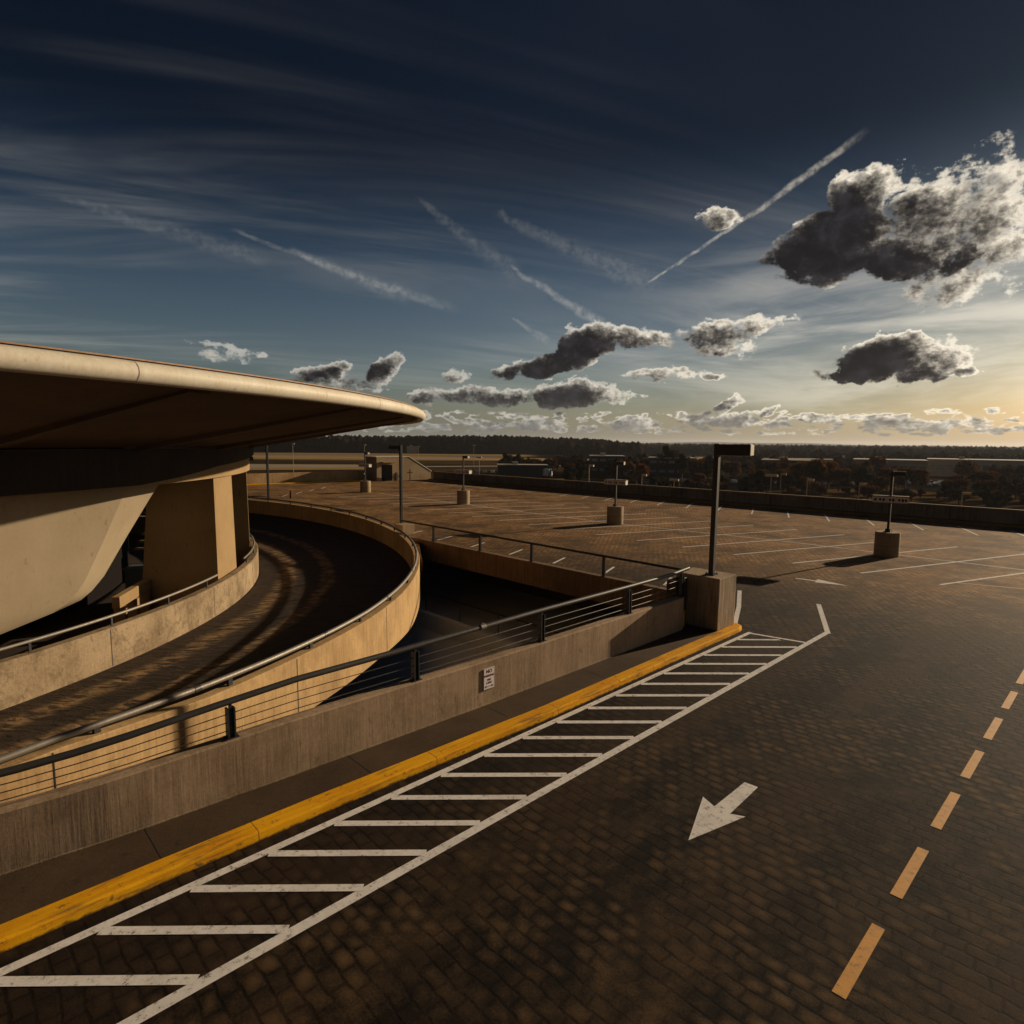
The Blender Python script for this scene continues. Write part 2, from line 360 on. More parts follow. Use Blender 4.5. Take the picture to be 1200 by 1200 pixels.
BLOBS=[[26.153,15.399,0.26,0.109,-0.085,0.346,2.6],[28.011,17.076,0.398,0.029,0.044,0.303,2.2],[29.158,19.522,0.529,0.04,0.13,0.76,0.75],[23.554,15.058,0.498,0.03,0.083,0.804,0.9],[31.08,14.068,0.302,0.022,0.084,0.61,2.0],[33.087,16.081,0.282,0.114,-0.068,0.304,0.62],[35.087,13.623,1.037,0.574,-0.475,0.905,2.2],[34.428,12.278,0.348,0.163,-0.217,0.535,0.5],[24.913,13.538,0.429,0.027,0.122,1.22,0.6],[31.902,17.618,0.481,0.156,-0.1,0.951,1.0],[36.406,15.624,0.358,0.031,0.047,0.25,0.5],[30.629,6.923,0.308,0.079,-0.096,0.535,2.6],[32.804,5.521,0.445,0.032,0.067,1.31,1.6],[28.483,5.652,0.525,0.117,-0.205,1.328,2.0],[34.076,6.582,0.535,0.04,0.041,0.622,0.6],[35.623,5.436,0.899,0.069,0.151,2.706,1.2],[26.528,5.594,0.9,0.055,0.093,2.457,0.4],[17.525,18.497,0.487,0.166,-0.182,1.189,0.75],[3.752,6.962,0.244,0.058,-0.177,0.87,1.7],[6.795,8.886,0.327,0.133,-0.181,0.533,2.0],[10.721,9.269,0.305,-0.018,0.116,1.067,1.0],[0.019,6.562,0.442,0.128,-0.381,1.422,1.1],[17.481,9.352,0.344,0.046,-0.041,0.948,0.85],[20.823,10.025,0.341,0.089,-0.281,1.778,0.5],[18.587,8.184,0.405,0.019,0.057,1.423,0.55],[13.285,6.154,0.299,0.032,-0.101,1.933,0.7],[17.426,5.932,0.646,0.029,0.053,2.307,0.9],[-0.895,4.036,0.319,0.003,-0.011,1.185,1.1],[-4.805,4.212,0.256,0.0,-0.02,1.455,0.8],[5.512,4.39,0.27,0.03,-0.067,0.769,1.6],[8.832,4.241,0.366,0.01,0.006,2.199,0.5],[-7.904,3.927,0.588,-0.003,-0.031,1.643,0.8],[-16.668,6.049,0.403,0.026,-0.147,1.151,1.3],[-11.678,6.383,0.453,0.264,-0.472,0.791,1.2],[-5.272,5.953,0.758,0.0,-0.025,1.328,0.75],[-15.392,5.001,0.27,-0.029,0.11,1.933,0.5],[-25.249,6.715,0.597,-0.024,-0.158,2.455,0.24],[-25.022,7.612,0.506,-0.146,0.612,2.827,0.22],[-21.845,6.927,1.651,-0.055,-0.209,3.591,0.22],[19.163,3.434,0.583,0.178,-0.445,1.636,1.1],[22.609,2.966,1.061,0.232,-0.49,2.731,0.8],[18.878,2.043,0.279,0.013,0.004,1.7,1.0],[31.091,1.849,0.372,0.025,0.013,1.669,1.0],[33.912,1.503,0.3,0.022,0.013,2.209,0.9],[1.884,1.663,0.318,0.005,-0.016,1.836,0.8],[11.191,1.805,0.392,0.013,-0.008,2.183,0.8],[-2.29,1.541,0.488,0.003,-0.024,2.14,0.7],[26.239,2.087,0.617,0.037,0.016,2.391,0.7]]
TRAILS=[[11.68, 13.75, 26.77, 22.11, 0.34, 0.28], [-23.58, 16.49, -6.34, 11.95, 0.5, 0.12], [-19.34, 15.59, -10.11, 12.71, 0.9, 0.1], [-0.38, 15.23, 8.43, 10.18, 0.62, 0.19], [-8.7, 20.28, -0.23, 14.89, 1.0, 0.07], [-1.8, 19.4, 11.89, 13.88, 1.3, 0.07], [-35.21, 16.86, -22.03, 14.8, 1.0, 0.07], [-0.19, 11.07, 2.94, 9.19, 0.5, 0.14]]
SKY_K=1.0; SKY_G=1.0; SKY_TINT=(1,1,1); BG_S=.05; CIRRUS_K=.16
CL_B0=(16.5,15.6,13.6); CL_B1=(31,27.5,22); CL_D0=(1.8,1.8,1.75); CL_D1=(.28,.26,.31)
HZ0=(4.2,4.3,3.9); HZ1=(9.6,8.2,6.0)
TAU0=1.9; TAU1=1.9; TAU2=1.35
SUN_E=5.0; SUN_C=(1,.80,.55); EXPO=0.0
SKY_F=.76
HAZE=.00005
# ---------------------------------------------------------------- deck and lower levels
c8 = [RP(29.66, a) for a in range(-33, 121, 3)]
ring_start = 11.9                      # angle where the deck edge meets the ramp wall
deck_edge = [RP(29.62, a) for a in [13.2 + 3*i for i in range(36)]]
poly = [W(-40, -9.5), W(17.5, -9.5), W(17.5, -9.9), W(20.15, -10.75), W(20.15, -28.6)] + deck_edge + [W(-4, -77.4), W(55.1, -77.4), W(55.1, 75), W(-40, 75)]
bm = BM(); prism(bm, poly, -.75, 0.0)
tag(link('deck', bm, M_deck), kind='structure')
bm = BM(); boxst(bm, -10, 34, -52, -6, -4.0, -3.5)
tag(link('lower_road', bm, M_low), kind='structure')
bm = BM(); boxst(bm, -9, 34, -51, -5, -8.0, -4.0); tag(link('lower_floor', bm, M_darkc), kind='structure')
# far closing wall of the lower level, under the deck
bm = BM(); boxst(bm, 26, 26.3, -52, -6, -3.5, -.76)
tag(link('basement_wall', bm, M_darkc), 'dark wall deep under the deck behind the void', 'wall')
# ground to the horizon
bm = BM(); R_ = [0, 200, 500, 1000, 2000, 4000, 9000]
v = [bm.verts.new(p) for p in ((-9000,-9000,-8),(9000,-9000,-8),(9000,9000,-8),(-9000,9000,-8))]; bm.faces.new(v)
tag(link('ground', bm, M_ground), kind='structure')
def strip(name, pts, z, m):
    bm = BM(); bm.faces.new([bm.verts.new((x, y, z)) for x, y in pts])
    return tag(link(name, bm, m), kind='structure')
# golden grass and runways of the airfield
strip('grass', [(-330, 420), (-60, 440), (66, 470), (75, 520), (-80, 560), (-420, 560)], -7.97, M_gold)
strip('grass', [(-420, 600), (-80, 600), (100, 590), (110, 690), (-100, 690), (-420, 690)], -7.97, M_gold)
strip('grass', [(70, 395), (150, 392), (330, 430), (420, 520), (420, 640), (170, 660), (120, 540)], -7.97, M_gold)
strip('grass', [(-200, 330), (-90, 350), (-40, 300), (-130, 270)], -7.97, M_gold)
strip('runway', [(-60, 318), (60, 372), (60, 386), (-60, 330)], -7.95, M_run)
strip('runway', [(-300, 470), (-75, 480), (66, 446), (68, 458), (-75, 505), (-300, 495)], -7.95, M_run)
strip('runway', [(-320, 575), (110, 560), (112, 575), (-320, 592)], -7.95, M_run)
strip('runway', [(-260, 290), (-128, 292), (-60, 318), (-60, 345), (-128, 335), (-260, 340)], -7.94, M_run)
strip('runway', [(88, 455), (180, 478), (360, 480), (560, 500), (560, 520), (360, 500), (180, 500), (88, 468)], -7.95, M_run)
strip('runway', [(75, 395), (240, 395), (240, 403), (75, 402)], -7.94, M_run)
strip('parking_lot', [(20, 175), (60, 178), (110, 195), (118, 232), (20, 226)], -7.93, M_asph)
strip('parking_lot', [(125, 175), (190, 180), (215, 235), (130, 235)], -7.93, M_asph)
strip('service_road', [(-60, 235), (120, 238), (300, 250), (300, 257), (120, 245), (-60, 242)], -7.92, M_asph)
# hills on the horizon
bm = BM()
for rad, hh, seed in ((5200, 18, 3), (7600, 38, 9)):
    random.seed(seed); prev = None
    for i in range(0, 241):
        a = radians(-60 + i*.5)
        z = -8 + hh*(.72 + .22*sin(i*.11+seed) + .10*sin(i*.37+1) + .04*random.random())
        lo = bm.verts.new((rad*sin(a), rad*cos(a), -8)); hi = bm.verts.new(((rad+260)*sin(a), (rad+260)*cos(a), z)); bk = bm.verts.new(((rad+900)*sin(a), (rad+900)*cos(a), -8))
        if prev: bm.faces.new((prev[0], lo, hi, prev[1])); bm.faces.new((prev[1], hi, bk, prev[2]))
        prev = (lo, hi, bk)
M_hill = flat('distant_hill_woods', (.035, .036, .036), .95, .05, sc=.004)
tag(link('hills', bm, M_hill), kind='structure')
# ---------------------------------------------------------------- sidewalk, curb, near wall
WT = [(-12, -10.3), (-6, -9.95), (-1, -9.66), (.95, -9.47), (1.7, -9.38), (4.1, -9.29), (8.2, -9.19), (12, -9.19), (15.9, -9.2)]
WZ = [(-12, .95), (.95, .97), (4, 1.08), (15.9, 1.12)]
CT = [(-12, -8.30), (1, -8.22), (4, -8.20), (9, -8.06), (17.7, -8.14)]
ss = [-12 + .5*i for i in range(56)] + [15.9]
bm = BM(); sp = [-12 + .5*i for i in range(59)] + [17.5]
prev = None
pts = [W(s, lerp_tab(CT, s)-.27) for s in sp] + [W(17.5, -9.44)] + [W(s, -9.44 if s > 2 else lerp_tab(WT, s)-.2) for s in reversed(sp)]
prism(bm, pts, .002, .146)
tag(link('sidewalk', bm, M_walk), kind='structure')
bm = BM()
path = [W(s, lerp_tab(CT, s)) for s in sp if s < 17.4] + [W(17.35, -8.14), W(17.62, -8.20), W(17.72, -8.34)]
sweep(bm, path, [Vector((NX, NY, 0))]*(len(path)), lambda i: [(0, .004), (-.012, .12), (-.035, .150), (-.29, .151), (-.30, .004)])
tag(link('kerb', bm, M_curb, smooth=False), 'long yellow painted kerb running along the sidewalk below the near wall', 'kerb')
def joint_lines():
    bm = BM()
    for s in (-1.2, 1.9, 5.0, 8.1, 11.2, 14.3): boxst(bm, s, s+.014, -9.35, -8.5, .146, .1475)
    return bm
tag(link('sidewalk_joints', joint_lines(), M_dark), kind='structure')
near = empty('parapet_wall', W(8, -9.3, .15), 'long board-marked concrete parapet wall behind the yellow kerb carrying a No Parking sign', 'wall')
def rel(root, name, bm, mat, **k):
    """link a mesh built in world coordinates as a child of root"""
    bmesh.ops.translate(bm, verts=bm.verts[:], vec=-Vector(root.location))
    if root.rotation_euler.z: bmesh.ops.rotate(bm, verts=bm.verts[:], cent=(0,0,0), matrix=Matrix.Rotation(-root.rotation_euler.z, 3, 'Z'))
    if abs(root.scale.x-1) > 1e-6: bmesh.ops.scale(bm, verts=bm.verts[:], vec=(1/root.scale.x,)*3)
    return link(name, bm, mat, root, **k)
bm = BM(); sweep(bm, [W(s, lerp_tab(WT, s)) for s in ss], [Vector((NX, NY, 0))]*len(ss), lambda i: wallprof(.26, -.9, lerp_tab(WZ, ss[i])))
rel(near, 'wall_panel', bm, M_near)
bm = BM(); sweep(bm, [W(s, lerp_tab(WT, s)) for s in ss], [Vector((NX, NY, 0))]*len(ss), lambda i: [(.004, .150), (.014, .148), (.012, .162), (.003, .166)])
rel(near, 'base_joint', bm, M_inner)
# guard rail on the near wall
RS = [(-12, 1.40), (.9, 1.42), (3.1, 1.62), (4.2, 1.705), (5.8, 1.73), (8, 1.79), (9.9, 1.822), (13.2, 1.836), (15.3, 1.857), (16.25, 1.92)]
gr = empty('guard_rail', W(8, -9.31, 1.1), 'dark steel guard rail with thin wires standing on the near parapet wall', 'guard rail')
rs = [-12 + .6*i for i in range(48)] + [16.3]
bm = BM(); tube(bm, [W(s, lerp_tab(WT, s)-.12, lerp_tab(RS, s)) for s in rs], .052, 12)
rel(gr, 'top_rail', bm, M_rail, smooth=True)
for s in (-6.95, -3.55, -.2, 3.15, 6.5, 9.93, 13.3, 15.95):
    t0 = lerp_tab(WT, s)-.12; zb = lerp_tab(WZ, s); zt = lerp_tab(RS, s)
    bm = BM(); boxst(bm, s-.06, s-.035, t0-.055, t0+.055, zb, zt-.10); boxst(bm, s+.035, s+.06, t0-.055, t0+.055, zb, zt-.10); boxst(bm, s-.034, s+.034, t0-.012, t0+.012, zb+.002, zt-.11)
    boxst(bm, s-.10, s+.10, t0-.08, t0+.08, zb, zb+.012); boxst(bm, s-.02, s+.02, t0-.02, t0+.02, zt-.12, zt-.045)
    rel(gr, 'post', bm, M_dark)
wires = []
for k in (.2, .43, .66):
    bm = BM(); tube(bm, [W(s, lerp_tab(WT, s)-.12, lerp_tab(WZ, s)+(lerp_tab(RS, s)-lerp_tab(WZ, s))*k) for s in rs[:-1]+[15.95]], .0075, 6)
    rel(gr, 'wire', bm, M_rail, smooth=True)
bm = BM(); s = 8.15; z = lerp_tab(RS, s); t0 = lerp_tab(WT, s)-.12
tube(bm, [W(s-.07, t0, z), W(s+.07, t0, z)], .064, 12); boxst(bm, s-.02, s+.02, t0-.02, t0+.02, z+.05, z+.085)
rel(gr, 'rail_coupling', bm, M_railb, smooth=True)
# No Parking sign
sg = empty('parking_sign', W(8.22, lerp_tab(WT, 8.22)+.004, .48), 'small white No Parking fire lane sign with double arrow fixed to the parapet wall', 'sign')
sg.rotation_euler = (0, 0, -(UA - pi/2))
def sgM(x, z, y=0): return Matrix.Translation((x, y, z)) @ Matrix.Rotation(pi/2, 4, 'X')
# local x runs along the wall, local -y faces the road
bm = BM(); box(bm, -.1525, .1525, -.012, .0, 0, .457)
link('sign_plate', bm, M_signw, sg, bevel=.003)
for txt, size, z, m in (('NO', .105, .385, M_red), ('PARKING', .066, .292, M_red), ('FIRE', .062, .205, M_red), ('LANE', .062, .140, M_red)):
    me = text_mesh(txt, size, sgM(0, z, -.0135)); me.materials.clear(); me.materials.append(m)
    o = bpy.data.objects.new('lettering', me); COL.objects.link(o); o.parent = sg
bm = BM(); box(bm, -.08, .08, -.0145, -.0125, .058, .07)
for sx in (-1, 1):
    solid(bm, [(sx*.12, -.0145, .064), (sx*.075, -.0145, .038), (sx*.075, -.0145, .09)], Vector((0, .002, 0)))
link('arrow_mark', bm, M_red, sg)
bm = BM(); box(bm, -.146, .146, -.0136, -.0125, .006, .012); box(bm, -.146, .146, -.0136, -.0125, .445, .451); box(bm, -.146, -.141, -.0136, -.0125, .0125, .4445); box(bm, .141, .146, -.0136, -.0125, .0125, .4445)
link('border', bm, M_red, sg)
# corner column and the tall light pole on it
bm = BM(); boxst(bm, 16.5, 17.55, -9.85, -8.42, .147, 1.70)
cc = tag(link('corner_block', bm, concrete('column_concrete', (.50, .37, .235), (.24, .165, .10), 1.0, 1, bs=.4, bd=.012), bevel=.02), 'tall square concrete block at the end of the yellow kerb, carrying the nearest light pole', 'concrete block')
bm = BM(); boxst(bm, 15.90, 16.49, -9.80, -9.45, .0, 1.55)
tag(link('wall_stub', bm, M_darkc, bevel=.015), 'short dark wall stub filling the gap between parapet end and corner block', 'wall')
bm = BM(); p = W(16.2, -9.36, 0); tube(bm, [(p.x, p.y, .147), (p.x, p.y, .60)], .035, 10); lathe(bm, [(.0, .60), (.045, .60), (.045, .63), (0, .65)], (p.x, p.y, 0), 10)
tag(link('marker_post', bm, M_curb, smooth=True), 'tiny yellow marker post in the corner between parapet wall and corner block', 'post')
def luminaire(root, zc, L, w, h, ang, off=0.0):
    """shoebox lamp head fixed to a pole by its end; local axes"""
    M = Matrix.Rotation(ang, 4, 'Z')
    bm = BM(); box(bm, off, off+L, -w/2, w/2, zc-h/2, zc+h/2, M); hd = link('lamp_head', bm, M_pole, root, bevel=.012)
    bm = BM(); box(bm, off+.04, off+L-.04, -w/2+.03, w/2-.03, zc-h/2-.012, zc-h/2-.001, M); link('lens', bm, M_lens, hd)
    bm = BM(); box(bm, off+L+.001, off+L+.012, -w/2+.01, w/2-.01, zc-h/2+.01, zc+h/2-.01, M); link('lit_end_face', bm, M_head, hd)  # lighter plate colours the end of the head as if sunlit
def lightpole(name, loc, z0, z1, wd, label, group=None, head=None, mat=None):
    root = empty(name, loc, label, 'light pole', group)
    bm = BM(); box(bm, -wd/2, wd/2, -wd/2, wd/2, z0+.03, z1, Matrix.Rotation(-UA, 4, 'Z')); link('pole', bm, mat or M_pole, root, bevel=.012)
    bm = BM(); q = wd*.95
    box(bm, -q, q, -q, q, z0, z0+.03, Matrix.Rotation(-UA, 4, 'Z'))
    for sx in (-1, 1):
        for sy in (-1, 1): box(bm, sx*q*.75-.012, sx*q*.75+.012, sy*q*.75-.012, sy*q*.75+.012, z0+.03, z0+.075, Matrix.Rotation(-UA, 4, 'Z'))
    link('base_plate', bm, M_dark, root)
    if head: luminaire(root, *head)
    return root
p0 = W(16.95, -8.92)
lightpole('light_pole', p0, 1.70, 5.62, .15, 'tall dark light pole with a long lamp head on the corner block', head=(5.44, .90, .36, .32, radians(-36), .08))
# ---------------------------------------------------------------- void edge
bm = BM(); boxst(bm, 19.84, 20.14, -29.2, -10.7, -.95, .15)
tag(link('edge_beam', bm, M_beam, bevel=.012), 'low concrete edge beam bordering the parking deck above the dark void', 'wall')
vr = empty('edge_rail', W(20, -20, .15), 'flat dark steel railing along the deck edge beyond the void', 'guard rail')
bm = BM(); tube(bm, [W(19.98, t, .985) for t in (-30.0, -25, -20, -15, -10.75)], .05, 10); rel(vr, 'top_rail', bm, M_dark, smooth=True)
for t in (-26.93, -23.04, -19.42, -15.27, -11.45):
    bm = BM(); boxst(bm, 19.94, 20.02, t-.075, t+.075, .15, .95); boxst(bm, 19.88, 20.08, t-.1, t+.1, .150, .165); rel(vr, 'post', bm, M_dark)
bm = BM(); boxst(bm, 17.6, 19.83, -10.85, -10.6, -.7, .12)
tag(link('edge_beam', bm, M_darkc), 'short dark end beam closing the void beside the corner block', 'wall')
# rail and dark beams at the lower level
lr = empty('lower_rail', W(19.3, -24, -3.5), 'faint pipe railing on the lower level deep in the void', 'guard rail')
bm = BM(); tube(bm, [W(19.2, -30, -2.5), W(19.2, -12, -2.5)], .035, 8); rel(lr, 'top_rail', bm, M_dark, smooth=True)
for i in range(7):
    bm = BM(); tube(bm, [W(19.2, -29.5+2.9*i, -3.5), W(19.2, -29.5+2.9*i, -2.5)], .025, 6); rel(lr, 'post', bm, M_dark, smooth=True)
bm = BM(); boxst(bm, 17.2, 17.5, -40, -11, -3.5, -2.7)
tag(link('lower_wall', bm, M_low), 'low dark wall on the lower level at the bottom of the void', 'wall')
# ---------------------------------------------------------------- curved ramp
OZ = [(-60, 1.35), (-26, 1.18), (-21, 1.04), (-17.5, .96), (-13.7, .88), (-9, .79), (-3, .74), (5, .72), (15, .76), (30, .82), (50, .97), (66, 1.09), (125, 1.2)]
CZ = [(-60, 1.25), (-26, 1.06), (-21, .84), (-17.5, .78), (-13.7, .71), (-9, .62), (-3, .54), (5, .53), (15, .56), (30, .62), (50, .77), (66, .9), (125, 1.0)]
BZ = [(-60, -.35), (-20, -.55), (-17, -.62), (-12, -.71), (-8, -.78), (-6, -.85), (0, -1.1), (10, -1.15), (125, -1.15)]
aa = [-33 + 1.0*i for i in range(155)]
rad = lambda a: Vector((cos(radians(a)), sin(radians(a)), 0))
ow = empty('curved_wall', RP(29.3, 0, 0), 'tall board-marked curved concrete wall on the outer side of the ramp', 'wall')
bm = BM(); sweep(bm, [RP(29.4, a) for a in aa], [rad(a) for a in aa], lambda i: wallprof(.26, lerp_tab(BZ, aa[i]), lerp_tab(CZ, aa[i]), .02))
rel(ow, 'wall_panel', bm, M_curve, smooth=True)
for a in (-26.3, -16.25, -6.4, 3.4, 13.2, 23, 33, 43, 53):
    bm = BM(); M = Matrix.Translation(RP(29.4, a)) @ Matrix.Rotation(radians(a), 4, 'Z')
    box(bm, -.01, .003, -.012, .012, lerp_tab(BZ, a)+.01, lerp_tab(CZ, a)-.022, M); box(bm, -.27, -.257, -.012, .012, -.4, lerp_tab(CZ, a)-.022, M)
    rel(ow, 'joint', bm, M_dark)
orl = empty('handrail', RP(29.27, 0, .5), 'round steel handrail following the top of the outer curved ramp wall', 'handrail')
bm = BM(); tube(bm, [RP(29.27, a, lerp_tab(OZ, a)-.01) for a in aa], .055, 12); rel(orl, 'top_rail', bm, M_railb, smooth=True)
for a in [-30+5.05*i for i in range(30)]:
    bm = BM(); M = Matrix.Translation(RP(29.27, a)) @ Matrix.Rotation(radians(a), 4, 'Z')
    box(bm, -.03, .03, -.05, .05, lerp_tab(CZ, a), lerp_tab(OZ, a)-.04, M); rel(orl, 'bracket', bm, M_dark)
for a in (-30, -21.4, -13.6, -5.6, 2.4, 10.4, 18.4):
    bm = BM(); tube(bm, [RP(29.27, a-.13, lerp_tab(OZ, a)-.01), RP(29.27, a+.13, lerp_tab(OZ, a)-.01)], .062, 12); rel(orl, 'coupling', bm, M_rail, smooth=True)
RI, RO = 22.2, 29.14
bm = BM()
sweep(bm, [RP(0, 0)+rad(a)*RO for a in aa], [rad(a) for a in aa], lambda i: [(0, lerp_tab(CZ, aa[i])-1.02), (-(RO-RI), -.87), (-(RO-RI), -1.15), (0, min(-1.1, lerp_tab(BZ, aa[i])+.02) if False else lerp_tab(BZ, aa[i])+.015)])
tag(link('ramp', bm, M_road, smooth=True), kind='structure')
ab = [-50 + 1.0*i for i in range(260)]
iw = empty('inner_parapet', RP(22.1, 0, -.9), 'low stained concrete parapet around the inner side of the curved ramp', 'wall')
bm = BM(); sweep(bm, [RP(22.15, a) for a in ab], [rad(a) for a in ab], lambda i: wallprof(.32, -1.6, .24, .03)); rel(iw, 'wall_panel', bm, M_inner, smooth=True)
for a in (-38, -25, -12.0, 1.2, 14, 27, 40):
    bm = BM(); M = Matrix.Translation(RP(22.15, a)) @ Matrix.Rotation(radians(a), 4, 'Z'); box(bm, -.01, .003, -.012, .012, -.86, .21, M); rel(iw, 'joint', bm, M_dark)
il = empty('handrail', RP(22, 0, .24), 'thin bright steel handrail above the low inner ramp parapet', 'handrail')
bm = BM(); tube(bm, [RP(21.97, a, .52) for a in ab if a < 3.9], .045, 10); rel(il, 'top_rail', bm, M_railb, smooth=True)
bm = BM(); tube(bm, [RP(21.97, a, .52) for a in [11.5+.8*i for i in range(90)]], .045, 10); rel(il, 'top_rail', bm, M_railb, smooth=True)
for a in [-48+6.1*i for i in range(24)]:
    if 3.9 < a < 11: continue
    bm = BM(); M = Matrix.Translation(RP(21.97, a)) @ Matrix.Rotation(radians(a), 4, 'Z'); box(bm, -.02, .02, -.03, .03, .24, .49, M); rel(il, 'bracket', bm, M_dark)
bm = BM(); lathe(bm, [(0, -1.0), (21.83, -1.0), (21.83, -1.3), (0, -1.3)], (RC[0], RC[1], 0), 96); tag(link('plaza_floor', bm, M_darkfl), kind='structure')
# ---------------------------------------------------------------- round building: roof, ring beam, piers, shell, core
M_beam_shade = concrete('painted_beam_shade', (.055, .04, .032), (.03, .022, .018), .6, 1, bs=.2, bd=.01)  # dark colour standing for the roof's shade on the ring beam
M_seam = flat('weathered_seam', (.22, .17, .12), .8)
rf = empty('canopy_roof', (RC[0], RC[1], 6.5), 'huge round saucer roof with thick cream rim over the ramp on the left', 'roof')
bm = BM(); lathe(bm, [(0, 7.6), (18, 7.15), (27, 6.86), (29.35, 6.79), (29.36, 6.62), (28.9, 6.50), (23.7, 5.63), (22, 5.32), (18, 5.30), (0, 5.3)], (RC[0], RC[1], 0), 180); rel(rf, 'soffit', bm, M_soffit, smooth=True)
prof = [(29.37, 6.52)] + [(29.52+.17*cos(x), 6.62+.17*sin(x)) for x in [radians(k) for k in (-120, -95, -70, -45, -20, 0, 20, 45, 65, 85)]] + [(29.37, 6.815), (29.1, 6.82), (29.1, 6.80)]
bm = BM(); lathe(bm, prof, (RC[0], RC[1], 0), 240); rel(rf, 'rim', bm, M_rim, smooth='all')
for i in range(24):
    a = 15*i+6.5; bm = BM(); M = Matrix.Translation(RP(29.52, a, 6.62)) @ Matrix.Rotation(radians(a), 4, 'Z')
    for k in range(-60, 80, 20):
        x0, z0, x1, z1 = .1715*cos(radians(k)), .1715*sin(radians(k)), .1715*cos(radians(k+20)), .1715*sin(radians(k+20))
        bm.faces.new([bm.verts.new(M @ Vector(p)) for p in ((x0, -.006, z0), (x1, -.006, z1), (x1, .006, z1), (x0, .006, z0))])
    bmesh.ops.remove_doubles(bm, verts=bm.verts[:], dist=1e-5); rel(rf, 'seam', bm, M_seam)
bm = BM(); lathe(bm, [(29.33, 6.822), (29.47, 6.822), (29.47, 6.845), (29.33, 6.845), (29.33, 6.822)], (RC[0], RC[1], 0), 240); rel(rf, 'drip_edge', bm, flat('brown_flashing', (.30, .17, .09), .6, sc=9, var=.7))
for i in range(30):
    a = 12*i+4
    p1 = RP(22.1, a-.35, 5.34); q1 = RP(22.1, a+.35, 5.34); p2 = RP(28.9, a-.5, 6.5); q2 = RP(28.9, a+.5, 6.5)
    dn = Vector((0, 0, -.14)); up = Vector((0, 0, .05))
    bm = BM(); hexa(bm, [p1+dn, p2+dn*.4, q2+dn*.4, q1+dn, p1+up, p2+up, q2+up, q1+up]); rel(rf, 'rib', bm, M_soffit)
SHADE_Z = lambda i: lerp_tab([(-60, 4.18), (-8, 4.2), (-3, 4.34), (4, 4.6), (14, 4.74), (28, 4.9)], rb[i])  # lower edge of the painted shade band, shaped to the roof's shadow line
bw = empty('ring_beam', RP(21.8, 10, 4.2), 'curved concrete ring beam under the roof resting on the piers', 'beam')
rb = [-60 + 1.0*i for i in range(89)]
bm = BM(); sweep(bm, [RP(21.9, a) for a in rb], [rad(a) for a in rb], lambda i: [(0, 4.15), (0, 5.28), (-.9, 5.28), (-.9, 4.15)]); rel(bw, 'beam', bm, M_smooth, smooth=True)
bm = BM(); sweep(bm, [RP(22.06, a) for a in rb], [rad(a) for a in rb], lambda i: [(0, SHADE_Z(i)), (.03, SHADE_Z(i)+.06), (.03, 5.27), (-.155, 5.27), (-.155, SHADE_Z(i))]); rel(bw, 'shade_band', bm, M_beam_shade, smooth=True)
bm = BM()
for a, z in ((27.5, 4.9), (28.3, 4.6)):
    M = Matrix.Translation(RP(21.95, a, z)) @ Matrix.Rotation(radians(a), 4, 'Z'); box(bm, -.12, .22, -.12, .12, -.1, .1, M)
tube(bm, [RP(21.95, 28.3, 4.7), RP(22.15, 29.2, 4.75)], .03, 6)
rel(bw, 'floodlight', bm, M_dark)
def pier(a0, a1, label, inw=2.4):
    M0 = [RP(21.75, a0), RP(21.75, a1), RP(21.75-inw, a1), RP(21.75-inw, a0)]
    B = [RP(21.80, a0-.2), RP(21.80, a1+.3), RP(21.8-inw*1.22, a1+.3), RP(21.8-inw*1.22, a0-.2)]
    bm = BM(); hexa(bm, [p+Vector((0,0,-1.0)) for p in B] + [p+Vector((0,0,4.149)) for p in M0])
    tag(link('pier', bm, M_smooth, bevel=.02), label, 'pier', 'concrete piers of the round building')
pier(4.6, 10.2, 'broad pale sunlit concrete pier right behind the inner ramp parapet')
pier(24.5, 28.6, 'farther concrete pier in shade beyond the sunlit one, with a bright edge')
pier(-30, -24, 'concrete pier at the far left edge of the round building')
pier(-48, -42, 'concrete pier left of the picture under the round roof')
# inclined shell
K_ = 1.05
def deep(p): return Vector((p[0]*K_, p[1]*K_, H+(p[2]-H)*K_))
A = [deep(p) for p in ((-11.49,20.5,4.5),(-11.95,20.3,3.73),(-12.63,20,2.45),(-13.17,19.5,1.16),(-13.38,19.2,.75),(-13.47,18.8,.54),(-13.75,18.2,.38),(-14.0,17.4,.33))]
C_ = [deep(p) for p in ((-11.95,19.3,4.60),(-12.2,19.1,3.7),(-12.55,18.7,2.5),(-12.88,18.2,1.3),(-13.05,17.95,.92),(-13.2,17.8,.68),(-13.45,17.6,.47),(-13.9,17.35,.34))]
L_ = [Vector((p.x-2.6, p.y-5.2, p.z-1.3*(i/7)**1.5)) for i, p in enumerate(C_)]
bm = BM()
av = [bm.verts.new(p) for p in A]; cv = [bm.verts.new(p) for p in C_]; lv = [bm.verts.new(p) for p in L_]
for i in range(7): bm.faces.new((av[i], av[i+1], cv[i+1], cv[i])); bm.faces.new((cv[i], cv[i+1], lv[i+1], lv[i]))
bk = bmesh.ops.extrude_face_region(bm, geom=bm.faces[:])
bmesh.ops.translate(bm, verts=[g for g in bk['geom'] if isinstance(g, bmesh.types.BMVert)], vec=(-2.4, 1.2, 0))
so = link('support_shell', bm, M_shell, smooth=True)
for e in so.data.edges:
    a_, b_ = (so.data.vertices[k].co for k in e.vertices)
    if all(any((v-c).length < 1e-4 for c in C_) for v in (a_, b_)): e.use_edge_sharp = True
tag(so, 'pale inclined faceted concrete shell leaning under the saucer roof', 'support')
bm = BM(); lathe(bm, [(16.4, -1.0), (16.4, 5.28), (0, 5.28), (0, -1)], (RC[0], RC[1], 0), 72)
